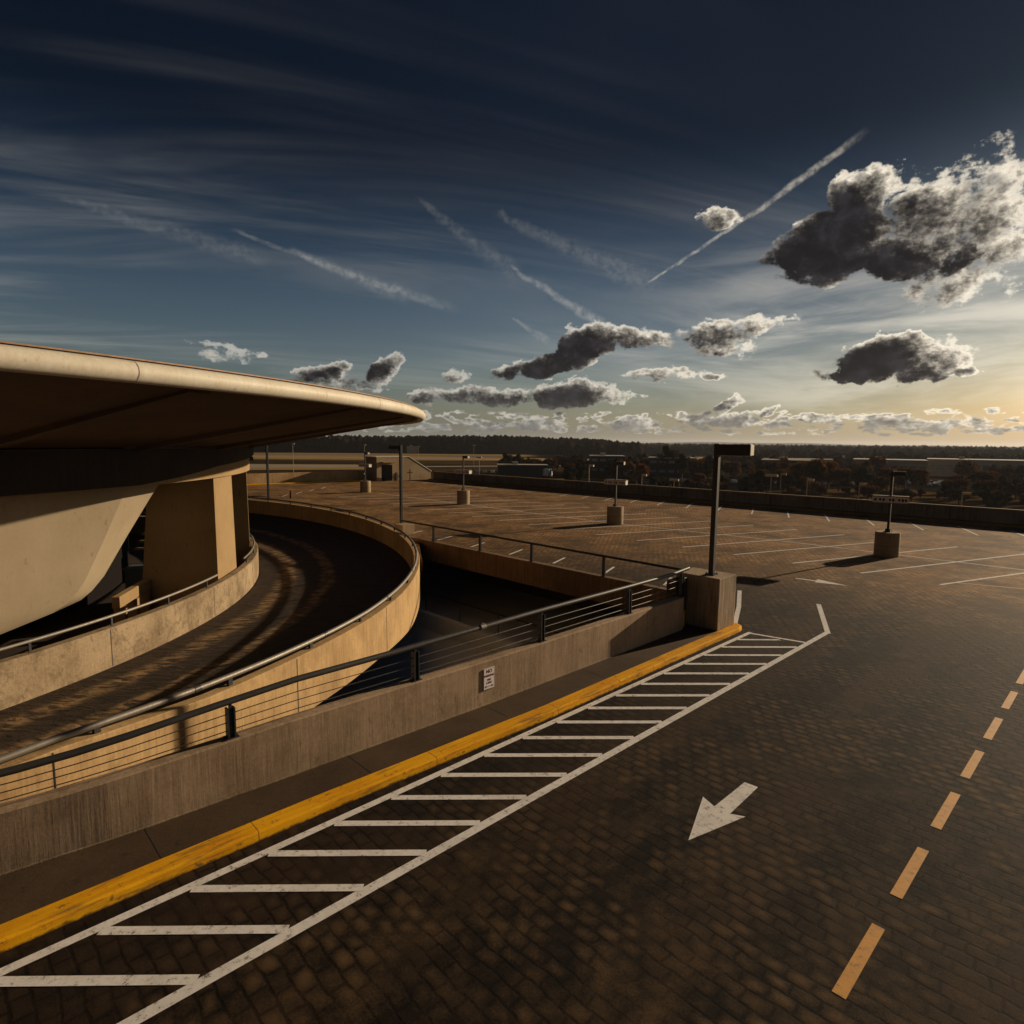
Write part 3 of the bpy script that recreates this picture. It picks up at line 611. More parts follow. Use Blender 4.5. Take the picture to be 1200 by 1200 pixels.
core = empty('core_building', (RC[0], RC[1], -1), 'dark drum-shaped core of the round building behind the piers', 'building')
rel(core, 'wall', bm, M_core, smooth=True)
for a in [-52+7*i for i in range(18)]:
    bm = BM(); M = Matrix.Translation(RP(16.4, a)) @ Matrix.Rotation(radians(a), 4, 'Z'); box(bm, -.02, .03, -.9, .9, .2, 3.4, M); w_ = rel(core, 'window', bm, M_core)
bm = BM(); sweep(bm, [RP(16.9, a) for a in range(-60, 80, 3)], [rad(a) for a in range(-60, 80, 3)], lambda i: [(0, 3.6), (0, 3.9), (-.48, 3.9), (-.48, 3.6)]); rel(core, 'ledge', bm, M_smooth, smooth=True)
# stair, barrier and cabinet between shell and pier
st = empty('staircase', (-14.3, 25, -1), 'dark staircase with pale treads seen between the shell and the pier', 'stairs')
for i in range(12):
    z = 1.0+.27*i
    bm = BM(); box(bm, -15.6, -13.9, 25.0+.28*i, 25.3+.28*i, z, z+.07); rel(st, 'tread', bm, M_inner)
bm = BM(); hexa(bm, [Vector(p) for p in ((-13.88,24.8,.4),(-13.8,24.8,.4),(-13.8,28.6,4.1),(-13.88,28.6,4.1),(-13.88,24.8,.75),(-13.8,24.8,.75),(-13.8,28.6,4.45),(-13.88,28.6,4.45))]); rel(st, 'stringer', bm, M_dark)
ba = empty('barrier', RP(20.6, -3, -1), 'yellowish lit concrete barrier lying behind the inner parapet', 'barrier')
bm = BM(); a_, b_ = Vector((-13.25, 20.1, 0)), Vector((-13.85, 22.9, 0)); d_ = (b_-a_).normalized(); n_ = Vector((d_.y, -d_.x, 0))
def seg(bm, a, b, w, z0, z1):
    d = (b-a).normalized(); n = Vector((d.y, -d.x, 0))*w/2
    hexa(bm, [a-n+Vector((0,0,z0)), b-n+Vector((0,0,z0)), b+n+Vector((0,0,z0)), a+n+Vector((0,0,z0)), a-n+Vector((0,0,z1)), b-n+Vector((0,0,z1)), b+n+Vector((0,0,z1)), a+n+Vector((0,0,z1))])
seg(bm, a_, b_, .25, -.1, .30); rel(ba, 'beam', bm, M_smooth, bevel=.02)
for q in (.12, .5, .88):
    bm = BM(); p = a_.lerp(b_, q); seg(bm, p-d_*.1, p+d_*.1, .35, -1.0, -.1); rel(ba, 'leg', bm, M_smooth)
cb = empty('cabinet', RP(18.3, 9, -1), 'grey metal cabinet in deep shade behind the sunlit pier', 'cabinet')
M = Matrix.Translation(RP(18.3, 9, -1)) @ Matrix.Rotation(radians(8), 4, 'Z')
M_cab = flat('grey_blue_cabinet_paint', (.10, .12, .14), .6)
bm = BM(); box(bm, -.5, .5, -.35, .35, .1, 1.4, M); rel(cb, 'body', bm, M_cab, bevel=.03)
bm = BM(); box(bm, -.54, .54, -.39, .39, 1.401, 1.46, M); rel(cb, 'lid', bm, M_cab)
bm = BM(); box(bm, -.45, .45, -.30, .30, 0, .1, M); rel(cb, 'plinth', bm, M_darkc)
# ---------------------------------------------------------------- painted markings (thin sheets above the deck)
def quad(bm, pts, z=.004): bm.faces.new([bm.verts.new(W(s, t, z)) for s, t in pts])
def line(bm, a, b, w, z=.004):
    d = Vector((b[0]-a[0], b[1]-a[1])).normalized(); n = Vector((-d.y, d.x))*w/2
    quad(bm, [(a[0]-n.x, a[1]-n.y), (b[0]-n.x, b[1]-n.y), (b[0]+n.x, b[1]+n.y), (a[0]+n.x, a[1]+n.y)], z)
def marking(name, fn, mat, label, cat, group=None):
    bm = BM(); fn(bm); return tag(link(name, bm, mat), label, cat, group)
def hatch(bm):
    line(bm, (-8, -6.35), (19.31, -6.35), .15); line(bm, (-8, -7.92), (17.6, -7.92), .13, .0045)
    line(bm, (17.5, -7.9), (17.85, -6.43), .11, .005); line(bm, (19.25, -6.30), (22.62, -7.78), .15, .0045)
    for i in range(-8, 15):
        s = 4.02 + .973*i
        if s > 16.6: break
        line(bm, (s, -7.86), (s+1.57, -6.42), .125, .005)
    line(bm, (16.65, -7.86), (17.55, -7.02), .11, .005)
marking('hatched_marking', hatch, M_white, 'long white hatched no-parking strip painted along the yellow kerb', 'road marking')
marking('painted_line', lambda bm: [line(bm, (18.1, -8.66), (20.2, -9.55), .15), line(bm, (20.15, -9.53), (22.45, -10.62), .15, .0045)], M_white, 'short curved white line on the deck just past the corner block', 'road marking')
def arrow(s, t, L, hw, sw, hl):
    return lambda bm: (quad(bm, [(s+hl-.12, t-sw), (s+hl-.12, t+sw), (s+L, t+sw), (s+L, t-sw)]), bm.faces.new([bm.verts.new(W(*p, .0045)) for p in ((s, t), (s+hl+.08, t-hw), (s+hl-.14, t), (s+hl+.08, t+hw))]))
def arrow1(bm):
    for pts in ([(7.49,-4.10),(8.64,-4.51),(8.53,-4.26),(8.50,-4.10)], [(7.49,-4.10),(8.50,-4.10),(8.53,-3.99),(8.63,-3.80)]): quad(bm, pts, .0045)
    quad(bm, [(8.501,-4.255),(9.54,-4.25),(9.56,-4.03),(8.501,-3.995)])
marking('painted_arrow', arrow1, M_white, 'large white arrow painted on the dark lane, pointing towards the viewer', 'road marking')
def arrow2(bm):
    line(bm, (26.36, -10.05), (26.52, -8.9), .16); quad(bm, [(26.18, -9.2), (26.86, -9.35), (26.52, -8.05)], .0045)
marking('painted_arrow', arrow2, M_white, 'slim white arrow painted across the lane beyond the corner block', 'road marking')
for i in range(12):
    s = 8.42 + 2.02*i - 2*2.02
    lab = {2: 'orange lane dash nearest the bottom edge, right of the large arrow', 3: 'complete orange lane dash right of the large arrow, second from the bottom edge'}.get(i, 'short orange lane dash on the dark driving lane')
    marking('lane_dash', lambda bm: line(bm, (s, -1.75), (s+1.32, -1.75), .135), M_orange, lab, 'road marking', 'orange dashes along the driving lane')
marking('painted_line', lambda bm: line(bm, (30.6, -5.25), (33.5, 3.2), .12), M_orange, 'thin orange line on the far right of the deck', 'road marking')
# slanted stalls beside the void
for k in range(7):
    t = -13.02 - 2.97*k
    marking('stall_line', lambda bm: line(bm, (20.95, t), (22.45, t-.6), .12), M_white, 'short bright stall line just behind the void railing', 'road marking', 'stall lines behind the void railing')
# double row around the light poles
marking('row_line', lambda bm: [line(bm, (36.45, 12), (36.1, -14.5), .1), line(bm, (36.1, -14.45), (34.75, -27.3), .1), line(bm, (34.75, -27.25), (35.2, -57.0), .1)], M_old, 'long white line joining the round lamp bases across the deck', 'road marking')
for k in range(-5, 18):
    t = -5.59 - 2.95*k
    marking('stall_line', lambda bm: line(bm, (29.65, t), (41.8, t+4.27), .125, .0045), M_old, 'long slanted stall line crossing the middle row of the deck', 'road marking', 'long slanted stall lines across the middle row')
for k in range(-5, 12):
    t = -10.3 - 2.97*k
    marking('stall_line', lambda bm: line(bm, (48.3, t), (52.6, t-1.85), .12), M_white, 'short slanted stall line at the foot of the far parapet', 'road marking', 'stall lines along the far parapet')
for k in range(6):
    t = -56 - 2.97*k
    marking('stall_line', lambda bm: line(bm, (48.6, t), (50.6, t-.9), .12), M_old, 'faint stall line near the stair enclosure', 'road marking', 'faint stall lines near the stair enclosure')
for k in range(4):
    marking('stall_line', lambda bm: line(bm, (25.6+2.6*k, -59.5-2.4*k), (27.0+2.6*k, -61.2-2.4*k), .14), M_old, 'faint stall line on the far left of the deck', 'road marking', 'faint stall lines on the far left of the deck')
# ---------------------------------------------------------------- far parapet
FA, FB = Vector((-11.6, 90.6, 0)), Vector((33.85, 45.55, 0)); fd = (FB-FA).normalized(); FE = FA + fd*120; fn = Vector((-fd.y, fd.x, 0))
if fn.y > 0: fn = -fn
fw = empty('far_parapet', FA.lerp(FB, .5), 'long low concrete parapet along the far edge of the deck', 'wall')
n_f = 60; fp = [FA.lerp(FE, i/n_f) for i in range(n_f+1)]
bm = BM(); sweep(bm, fp, [fn]*(n_f+1), lambda i: wallprof(.3, -7.9, 1.12, .03)); rel(fw, 'wall_panel', bm, concrete('far_parapet_concrete', (.33, .25, .17), (.17, .12, .08), .9, 1, bs=.3))
bm = BM(); sweep(bm, [p+Vector((0,0,1.123)) for p in fp], [fn]*(n_f+1), lambda i: [(.02, 0), (.02, .06), (-.32, .06), (-.32, 0)]); rel(fw, 'coping', bm, M_smooth)
for i in range(0, 26):
    bm = BM(); q = FA + fd*(4.5*i); M = Matrix.Translation(q + fn*.005) @ Matrix.Rotation(atan2(fd.y, fd.x), 4, 'Z'); box(bm, -.02, .02, -.02, .012, .1, 1.1, M)
    rel(fw, 'joint', bm, M_dark)
fk = BM(); sweep(fk, [p+fn*1.0 for p in fp], [fn]*(n_f+1), lambda i: [(0, .004), (0, .13), (-.02, .15), (-.25, .15), (-.26, .004)])
tag(link('far_kerb', fk, M_kerbfar), 'yellow kerb in shade below the far parapet', 'kerb')
fk = BM(); sweep(fk, [p+fn*.735 for p in fp], [fn]*(n_f+1), lambda i: [(0, .004), (0, .145), (-.73, .145), (-.73, .004)]); tag(link('far_sidewalk', fk, M_walk), kind='structure')
# left boundary wall of the deck
bm = BM(); boxst(bm, -4, 45.2, -77.6, -77.25, -7.9, 1.35); tag(link('side_parapet', bm, M_curve, bevel=.02), 'sunlit concrete parapet at the far left edge of the deck', 'wall')
bm = BM(); boxst(bm, -4, 45.2, -76.5, -76.2, .004, .15); tag(link('side_kerb', bm, M_curb, bevel=.02), 'bright yellow kerb below the far left parapet', 'kerb')
# stair enclosure with sloping roof edge
T0 = -74.2
P_ = lambda s, z, dt=0: W(s, T0+dt, z)
sh = empty('stair_enclosure', W(48, -75.5, 0), 'concrete stair enclosure with a sloping edge at the far end of the deck', 'stair house')
bm = BM(); a = [P_(45.4, 0), P_(54.6, 0), P_(54.6, 1.1), P_(50.7, 3.3), P_(45.4, 3.3)]
solid(bm, a, Vector((NX, NY, 0))*-3.2); rel(sh, 'wall', bm, M_block)
def edgebar(p, q, w=.16, h=.12):
    bm = BM(); p = Vector(p); q = Vector(q); n = Vector((NX, NY, 0))
    hexa(bm, [p+n*.06, q+n*.06, q-n*3.3, p-n*3.3, p+n*.06+Vector((0,0,h)), q+n*.06+Vector((0,0,h)), q-n*3.3+Vector((0,0,h)), p-n*3.3+Vector((0,0,h))]); return bm
rel(sh, 'coping', edgebar(P_(45.25, 3.303), P_(50.7, 3.303)), M_rim); rel(sh, 'coping', edgebar(P_(50.71, 3.303), P_(54.7, 1.12)), M_rim)
bm = BM(); boxst(bm, 46.2, 47.9, T0-.02, T0+.012, .02, 2.25); dr = rel(sh, 'door', bm, M_ink)
bm = BM(); boxst(bm, 46.0, 48.3, T0+.013, T0+.75, 2.55, 2.68); rel(sh, 'door_canopy', bm, M_smooth)
for s in (48.2, 49.0):
    bm = BM(); p = W(s, T0+.55); tube(bm, [(p.x, p.y, 0), (p.x, p.y, 1.15)], .11, 10); lathe(bm, [(.11, 1.15), (.08, 1.22), (0, 1.25)], (p.x, p.y, 0), 10)
    tag(link('bollard', bm, M_dark, smooth=True), 'dark bollard by the door of the stair enclosure, ' + ('nearer the door' if s < 48.5 else 'farther from the door'), 'bollard')
hy = empty('standpipe', W(50.6, T0+.4), 'red fire standpipe with side outlets against the stair enclosure wall', 'standpipe')
p = W(50.6, T0+.4); bm = BM(); tube(bm, [(p.x, p.y, 0), (p.x, p.y, 1.6)], .07, 8); rel(hy, 'pipe', bm, M_redp, smooth=True)
bm = BM(); tube(bm, [W(50.2, T0+.4, 1.1), W(51.0, T0+.4, 1.1)], .08, 8); rel(hy, 'outlet', bm, M_redp, smooth=True)
# ---------------------------------------------------------------- lamps on round bases
LAMPS = [((19.25, 31.15), 'round concrete lamp base nearest the right, backlit and dark, with sign box', 1.0), ((7.2, 42.6), 'second lamp on a round concrete base, right of the picture centre', 1.0),
         ((-4.4, 55.1), 'third lamp on a round concrete base, left of the picture centre', 1.0), ((-16.0, 66.8), 'farthest lamp on a round concrete base, in front of the stair enclosure', 1.0)]
proto = None
AV = radians(-(122-90))      # long axis of the sign boxes
for (x, y), lab, _ in LAMPS:
    if proto is None:
        proto = empty('deck_lamp', (x, y, 0), lab, 'light pole', 'lamps on round concrete bases across the deck')
        bm = BM(); lathe(bm, [(0, 0), (.57, 0), (.57, 1.20), (.545, 1.235), (0, 1.235)], (0,0,0), 40); link('concrete_base', bm, M_block, proto, smooth=True)
        bm = BM(); lathe(bm, [(.571, .55), (.574, .55), (.574, .565), (.571, .565)], (0,0,0), 40); link('form_line', bm, M_dark, proto, smooth=True)
        bm = BM(); box(bm, -.055, .055, -.055, .055, 1.30, 4.35, Matrix.Rotation(-UA, 4, 'Z')); link('pole', bm, M_pole, proto, bevel=.01)
        bm = BM(); box(bm, -.16, .16, -.16, .16, 1.236, 1.265, Matrix.Rotation(-UA, 4, 'Z')); box(bm, -.11, .11, -.11, .11, 1.266, 1.40, Matrix.Rotation(-UA, 4, 'Z')); link('base_plate', bm, M_dark, proto)
        luminaire(proto, 4.22, .5, .30, .22, AV, .07)
        M = Matrix.Rotation(AV, 4, 'Z')
        bm = BM(); box(bm, -.78, .78, -.20, .20, 2.74, 3.04, M); sb = link('sign_box', bm, M_panel, proto, bevel=.01)
        bm = BM(); box(bm, -.80, .80, -.22, .22, 3.041, 3.09, M); link('sign_cap', bm, M_inner, sb)
        bm = BM()
        for i, x_ in enumerate((-.66, -.45, -.3, -.02, .12, .38, .53, .66)): box(bm, x_-.045, x_+.045, -.206, -.2015, 2.82+.02*(i % 2), 2.95, M)
        link('marks', bm, M_ink, sb)
    else: copy_tree(proto, (x, y, 0), label=lab)
# poles beside the ramp
bm = BM(); boxst(bm, 20.35, 21.2, -31.4, -30.5, .0, .62)
tag(link('pole_footing', bm, M_block, bevel=.02), 'small square sunlit concrete footing beside the curved ramp rail', 'concrete block')
pq = W(20.8, -30.95); pq = Vector((-6.75, 37.2, 0))
bm = BM()
lightpole('light_pole', pq, .0, 5.35, .15, 'dark square light pole rising behind the curved ramp rail in the left centre', mat=M_dark, head=(5.2, .7, .34, .24, radians(150), .1))
lightpole('light_pole', Vector((-23.3, 58.5, 0)), 0, 5.5, .18, 'dark light pole farther back along the ramp, just right of the piers', mat=M_dark, head=(5.3, .7, .34, .24, radians(150), .1))
bm = BM(); lathe(bm, [(0, 0), (.10, 0), (.10, .5), (.07, .56), (.10, .60), (.08, .74), (0, .78)], (-21.2, 58.6, 0), 14)
tag(link('fire_hydrant', bm, M_redp, smooth=True), 'small dark red hydrant on the deck behind the far ramp rail', 'hydrant')
# ---------------------------------------------------------------- lower ground: lamp posts beyond the deck
def farlamp(az_, r_, ytop, label, group, double=False):
    a = radians(az_); root = empty('street_lamp', (r_*sin(a), r_*cos(a), -8), label, 'light pole', group)
    h = ytop + 8
    bm = BM(); tube(bm, [(0,0,0), (0,0,h)], [.10, .06], 8); link('pole', bm, M_head, root, smooth=True)
    for k in ((1, -1) if double else (1,)):
        bm = BM(); M = Matrix.Rotation(radians(-30), 4, 'Z'); x0, x1 = (.02, .72) if k > 0 else (-.72, -.02); box(bm, x0, x1, -.17, .17, h-.30, h-.02, M); link('lamp_head', bm, M_head, root)
    return root
for az_, r_, zt, lab, d_ in ((7.1, 92, 2.4, 'lamp post left of the second deck lamp, beyond the far parapet', 0), (11.9, 95, 1.0, 'thin lamp post between the second deck lamp and the tall pole', 0), (14.75, 98, .2, 'thin lamp post above the parked cars left of the tall pole', 1),
        (22.85, 82, 2.0, 'double lamp post just right of the tall pole, beyond the far parapet', 1), (23.6, 100, 1.4, 'thin lamp post behind the double one right of the tall pole', 0), (25.65, 80, 1.7, 'lamp post in front of the rusty trees, beyond the far parapet', 0), (29.5, 84, 1.2, 'lamp post left of the nearest deck lamp, beyond the far parapet', 0),
        (36.3, 78, 1.0, 'lamp post near the right edge beyond the far parapet', 0), (41, 80, 1.0, 'lamp post outside the right edge beyond the far parapet', 0), (-3.1, 150, 2.0, 'lamp post right of the third deck lamp beyond the far parapet', 1), (-19.6, 190, 4.6, 'white lamp post left of the farthest deck lamp', 1), (-13.5, 230, 4.2, 'white lamp post above the stair enclosure', 1), (-3.6, 260, 4.2, 'white double floodlight mast before the dark forest', 1), (-8.7, 300, 3.2, 'faint mast before the forest right of the stair enclosure', 0)):
    farlamp(az_, r_, zt, lab, 'lamp posts beyond the deck', d_)
# ---------------------------------------------------------------- buildings
def building(name, x, y, L, D, h, rz, wall, label, cat='building', win=0, roofm=None, base=-8):
    root = empty(name, (x, y, base), label, cat, rz=radians(rz))
    bm = BM(); box(bm, -L/2, L/2, -D/2, D/2, 0, h); link('wall', bm, wall, root)
    bm = BM(); box(bm, -L/2-.3, L/2+.3, -D/2-.3, D/2+.3, h+.01, h+.4); rf_ = link('roof', bm, roofm or M_broof, root)
    bm = BM(); box(bm, -L*.2, -L*.2+2.2, -1, 1, h+.41, h+1.5); link('roof_unit', bm, M_bwall, rf_)
    for r in range(win):
        nwin = max(3, int(L/3.2)); zc = h*(r+.62)/max(win, 1) if win > 1 else h*.55
        for i in range(nwin):
            xc = -L/2 + L*(i+.5)/nwin
            bm = BM(); box(bm, xc-L/nwin*.36, xc+L/nwin*.36, -D/2-.04, -D/2-.005, zc-h*.13/win, zc+h*.16/max(win,1)); w_ = link('window', bm, M_winb, root)
    return root
M_winb = material('sky_reflecting_glass', lambda t, p, b: (.16, .19, .21), .12, .8)
building('hangar', -110, 676, 11, 9, 7.6, 5, M_bwall, 'distant pale boxy building against the forest above the stair enclosure', win=0)
building('office_building', 40, 262, 14, 12, 8.0, -6, M_bdark, 'dark office building with a row of windows left of the second deck lamp', win=2)
building('office_building', 66, 256, 18, 12, 7.6, -14, M_bdark, 'low dark building with blue windows behind the tall pole', win=2)
building('office_building', 118, 262, 22, 14, 7.0, -24, M_bdark, 'low building with blue windows beyond the rusty trees', win=2)
building('warehouse', 160, 262, 26, 22, 7.6, -30, M_bwall, 'pale flat-roofed warehouse right of the nearest deck lamp', win=1)
building('warehouse', 216, 285, 40, 26, 7.5, -34, M_bwall, 'long flat-roofed warehouse near the right edge', win=1)
building('warehouse', 252, 262, 40, 26, 8.5, -38, M_bwall, 'big flat-roofed warehouse beyond the right edge of the lot', win=1)
building('warehouse', 152, 330, 34, 14, 6.0, -22, M_bwall, 'pale low warehouse behind the trees in the right distance', win=1)
building('shed', 4, 252, 20, 7, 4.2, 4, M_bdark, 'long dark shed with a pale roof beyond the far parapet', win=0)
building('shed', 98, 300, 12, 7, 5, -20, M_bwall, 'small sunlit shed among rusty trees right of the tall pole', win=1)
building('shed', 185, 420, 60, 12, 4, -20, M_bwall, 'very long low pale building in the far distance on the right', win=0)
building('shed', 262, 470, 50, 14, 4.5, -26, M_bwall, 'farthest long pale building on the right', win=0)
# service vehicles and cars
def car_proto(mat, label, group):
    r = empty('parked_car', (0,0,-8), label, 'car', group)
    prof = [(-2.2,.35),(-2.25,.75),(-1.95,.92),(-1.2,.98),(-.7,1.42),(.75,1.45),(1.45,1.0),(2.1,.85),(2.25,.55),(2.2,.35)]
    bm = BM(); solid(bm, [Vector((x, -.85, z)) for x, z in prof], Vector((0, 1.7, 0))); link('body', bm, mat, r, bevel=.06)
    bm = BM(); solid(bm, [Vector((x, -.86, z)) for x, z in ((-1.05,1.0),(-.66,1.36),(.70,1.38),(1.25,1.02))], Vector((0, 1.72, 0))); link('windows', bm, M_glassd, r)
    for sx in (-1.4, 1.4):
        for sy in (-1, 1):
            bm = BM(); tube(bm, [(sx, sy*.72, .33), (sx, sy*.88, .33)], .33, 12); link('wheel', bm, M_tyre, r)
    return r
carp = [car_proto(m, 'tiny %s car parked in the lots below the far parapet' % n, 'cars parked below the far parapet') for m, n in ((M_carw, 'white'), (M_carg, 'grey'), (M_card, 'dark'))]
first = [True]*3
random.seed(11)
def put(x, y, rz):
    k = random.choices((0, 1, 2), (3, 2, 2))[0]
    if first[k]: carp[k].location = (x, y, -7.92); carp[k].rotation_euler = (0, 0, rz); first[k] = False
    else: copy_tree(carp[k], (x, y, -7.92), rz)
for i in range(22): put(56+2.9*i, 214-.35*i+random.uniform(-.2,.2), radians(80))
for j in range(3):
    for i in range(14):
        if random.random() < .75: put(134+3.1*i, 206+9.5*j-1.0*i, radians(70))
for i in range(9): put(36+3.0*i, 196+random.uniform(-.3,.3), radians(85))
for i in range(12): put(-24+3.1*i+random.uniform(-.3,.3), 262, radians(88))
for i in range(6): put(-56+3.0*i, 230, radians(90))
tk = empty('box_truck', (13.5, 236, -8), 'small teal and white box truck parked beyond the far parapet', 'truck', rz=radians(75))
bm = BM(); box(bm, -3, 2, -1.2, 1.2, .9, 3.5); link('cargo_box', bm, M_teal, tk, bevel=.05)
bm = BM(); solid(bm, [Vector((x, -1.1, z)) for x, z in ((2.05,.5),(4.1,.5),(4.1,1.5),(3.6,2.5),(2.05,2.5))], Vector((0,2.2,0))); link('cab', bm, M_carw, tk, bevel=.05)
bm = BM(); box(bm, -3.04, -3.01, -1.0, 1.0, 1.1, 3.3); link('rear_door', bm, M_carw, tk)
for sx in (-2, 3.1):
    for sy in (-1, 1):
        bm = BM(); tube(bm, [(sx, sy*.95, .5), (sx, sy*1.22, .5)], .5, 12); link('wheel', bm, M_tyre, tk)
# ---------------------------------------------------------------- trees
def crown_mesh(name, seed, Rw, Rh, z0, n, leafs, mat):
    rnd = random.Random(seed); bm = BM()
    lumps = []
    for i in range(13):
        a = rnd.uniform(0, 2*pi); q = rnd.uniform(0, 1)**.6; zz = rnd.uniform(-.85, 1)
        k = sqrt(max(0.05, 1-zz*zz*.8))*q*.72
        lumps.append((Vector((cos(a)*k*Rw, sin(a)*k*Rw, z0+Rh+zz*Rh*.72)), rnd.uniform(.24, .42)*Rw))
    for i in range(n):
        c, r = rnd.choice(lumps); d = Vector((rnd.gauss(0,1), rnd.gauss(0,1), rnd.gauss(0,1))).normalized()
        p = c + d*r*rnd.uniform(.55, 1.08); sz = leafs*rnd.uniform(.6, 1.4)
        u = Vector((rnd.gauss(0,1), rnd.gauss(0,1), rnd.gauss(0,1))).normalized(); w = u.cross(d + Vector((0,0,.01)))
        w = w.normalized() if w.length > 1e-3 else Vector((1,0,0)); u2 = w.cross(d).normalized()
        vs = [bm.verts.new(p + w*sz*x + u2*sz*y + d*rnd.uniform(-.2,.2)*sz) for x, y in ((-.5,-.4),(.5,-.5),(.6,.4),(-.4,.55))]
        bm.faces.new(vs)
    return bm
def tree_proto(seed, h, Rw, mat, label, group):
    r = empty('tree', (0,0,-8), label, 'tree', group); rnd = random.Random(seed)
    Rh = h*.40; z0 = h-2*Rh
    bm = crown_mesh('crown', seed, Rw, Rh, z0, 2600, .44, mat); me_o = link('crown', bm, mat, r)
    bm = BM(); tube(bm, [(0,0,0), (.1,.05,h*.3), (0,.1,h*.75)], [.32, .22, .06], 8)
    for i in range(6):
        a = rnd.uniform(0, 2*pi); z = h*rnd.uniform(.25, .5); tube(bm, [(0,0,z), (cos(a)*Rw*.4, sin(a)*Rw*.4, z+h*.14), (cos(a)*Rw*.7, sin(a)*Rw*.7, z+h*.25)], [.12, .08, .03], 5)
    link('trunk', bm, M_bark, r, smooth=True)
    return r
GR = 'trees in the lots below the far parapet'
TP = [tree_proto(1, 9.5, 4.6, M_leafo, 'rust-orange autumn tree among the lots beyond the far parapet', GR), tree_proto(2, 9, 4.2, M_leafb, 'brown leafy tree among the lots beyond the far parapet', GR),
      tree_proto(3, 10, 4.0, M_leafg, 'dark green tree among the lots beyond the far parapet', GR), tree_proto(4, 7.5, 4.4, M_leafb, 'low broad brown tree among the lots beyond the far parapet', GR), tree_proto(5, 8.5, 3.6, M_leafg, 'narrow dark green tree among the lots beyond the far parapet', GR)]
tf = [True]*5
def put_tree(x, y, k, sc):
    if tf[k]: TP[k].location = (x, y, -8.05); TP[k].scale = (sc, sc, sc); tf[k] = False
    else: copy_tree(TP[k], (x, y, -8.05), random.uniform(0, 6.28), sc)
random.seed(23)
def polar(az_, r_): return r_*sin(radians(az_)), r_*cos(radians(az_))
TREES = [(26.2,205,0,1.25),(27.2,212,0,1.15),(25.0,215,0,1.1),(28.0,208,1,1.0),(23.8,240,0,1.0),(22.8,255,1,1.1),(31.4,215,0,.95),(32.6,226,1,1.05),(33.6,222,0,.9),(19.5,235,1,1.1),(18.4,245,2,1.15),(16.6,238,0,1.0),(15.4,250,2,1.2),(14.1,262,2,1.55),(13.2,268,2,1.0),(12.2,262,1,1.0),(10.9,258,2,1.05),(9.5,240,2,1.0),(36.5,300,0,1.1),(29.6,262,1,1.1),(30.6,290,0,1.2)]
for a, r, k, s in TREES: x, y = polar(a, r); put_tree(x, y, k, s*.82)
for i in range(190):
    a = random.uniform(5.2, 45); r = random.choice((random.uniform(185, 240), random.uniform(240, 330), random.uniform(240, 330)))
    x, y = polar(a, r)
    if abs(x-75) < 50 and 182 < y < 226 and random.random() < .7: continue
    if 128 < x < 180 and 190 < y < 240: continue
    put_tree(x, y, random.choices(range(5), (2, 3, 3, 3, 2))[0], random.uniform(.5, .88))
for i in range(70):
    a = random.uniform(9, 44); x, y = polar(a, random.uniform(176, 196)); put_tree(x, y, random.choice((1, 2, 3, 4)), random.uniform(.30, .5))
for i in range(26):
    a = random.uniform(-1, 8); x, y = polar(a, random.uniform(262, 300)); put_tree(x, y, random.choice((1, 2, 3)), random.uniform(.6, .9))
# far forests: one mass each
def forest(name, label, spec, seed):
    rnd = random.Random(seed); bm = BM()
    base = bmesh.new(); bmesh.ops.create_icosphere(base, subdivisions=1, radius=1); bv = [v.co.copy() for v in base.verts]; bf = [[v.index for v in f.verts] for f in base.faces]; base.free()
    for a0, a1, r0, r1, n, hmin, hmax, rad_ in spec:
        for i in range(n):
            a = radians(rnd.uniform(a0, a1)); r = rnd.uniform(r0, r1); h = rnd.uniform(hmin, hmax) if not callable(hmin) else hmin(degrees(a))*rnd.uniform(.86, 1.05); q = rad_*rnd.uniform(.7, 1.3)
            c = Vector((r*sin(a), r*cos(a), -8 + h - q*1.1))
            vs = [bm.verts.new(c + Vector((p.x*q, p.y*q, p.z*q*1.25))*rnd.uniform(.75, 1.28)) for p in bv]
            for f in bf: bm.faces.new([vs[k] for k in f])
            # ragged tips
            for _ in range(7):
                d = Vector((rnd.gauss(0,1), rnd.gauss(0,1), abs(rnd.gauss(0,1)))).normalized(); p = c + d*q*1.15; s_ = q*.28
                bm.faces.new([bm.verts.new(p + Vector((rnd.uniform(-1,1), rnd.uniform(-1,1), rnd.uniform(-1,1)))*s_) for _ in range(3)])
        # dense understorey so no gaps show at the foot
        st_ = 60
        for i in range(st_):
            a_ = radians(a0 + (a1-a0)*i/st_); b_ = radians(a0 + (a1-a0)*(i+1)/st_); rr = r0+(r1-r0)*.3
            hh = (hmin(degrees(a_)) if callable(hmin) else hmin)*.62
            p = [(rr*sin(a_), rr*cos(a_)), (rr*sin(b_), rr*cos(b_)), ((rr+25)*sin(b_), (rr+25)*cos(b_)), ((rr+25)*sin(a_), (rr+25)*cos(a_))]
            prism(bm, p, -8.3, -8+hh)
    return tag(link(name, bm, M_forest), label, 'forest', kind='stuff')
def hL(a):   # profile of the wooded rise on the left, metres
    return lerp_tab([(-60, 17.5), (-24, 17.0), (-20, 17.6), (-10, 18.0), (-4, 19.6), (0, 19.8), (4, 18.2), (8, 17), (10, 14), (11.5, 9), (14, 7)], a)
forest('forest', 'dark wooded rise behind the airfield on the left', [(-60, 11, 700, 735, 1500, hL, 0, 4.2), (-60, 11, 735, 800, 700, lambda a: hL(a)*1.02, 0, 4.6), (5, 11.5, 560, 700, 200, 10, 15, 4.5)], 5)
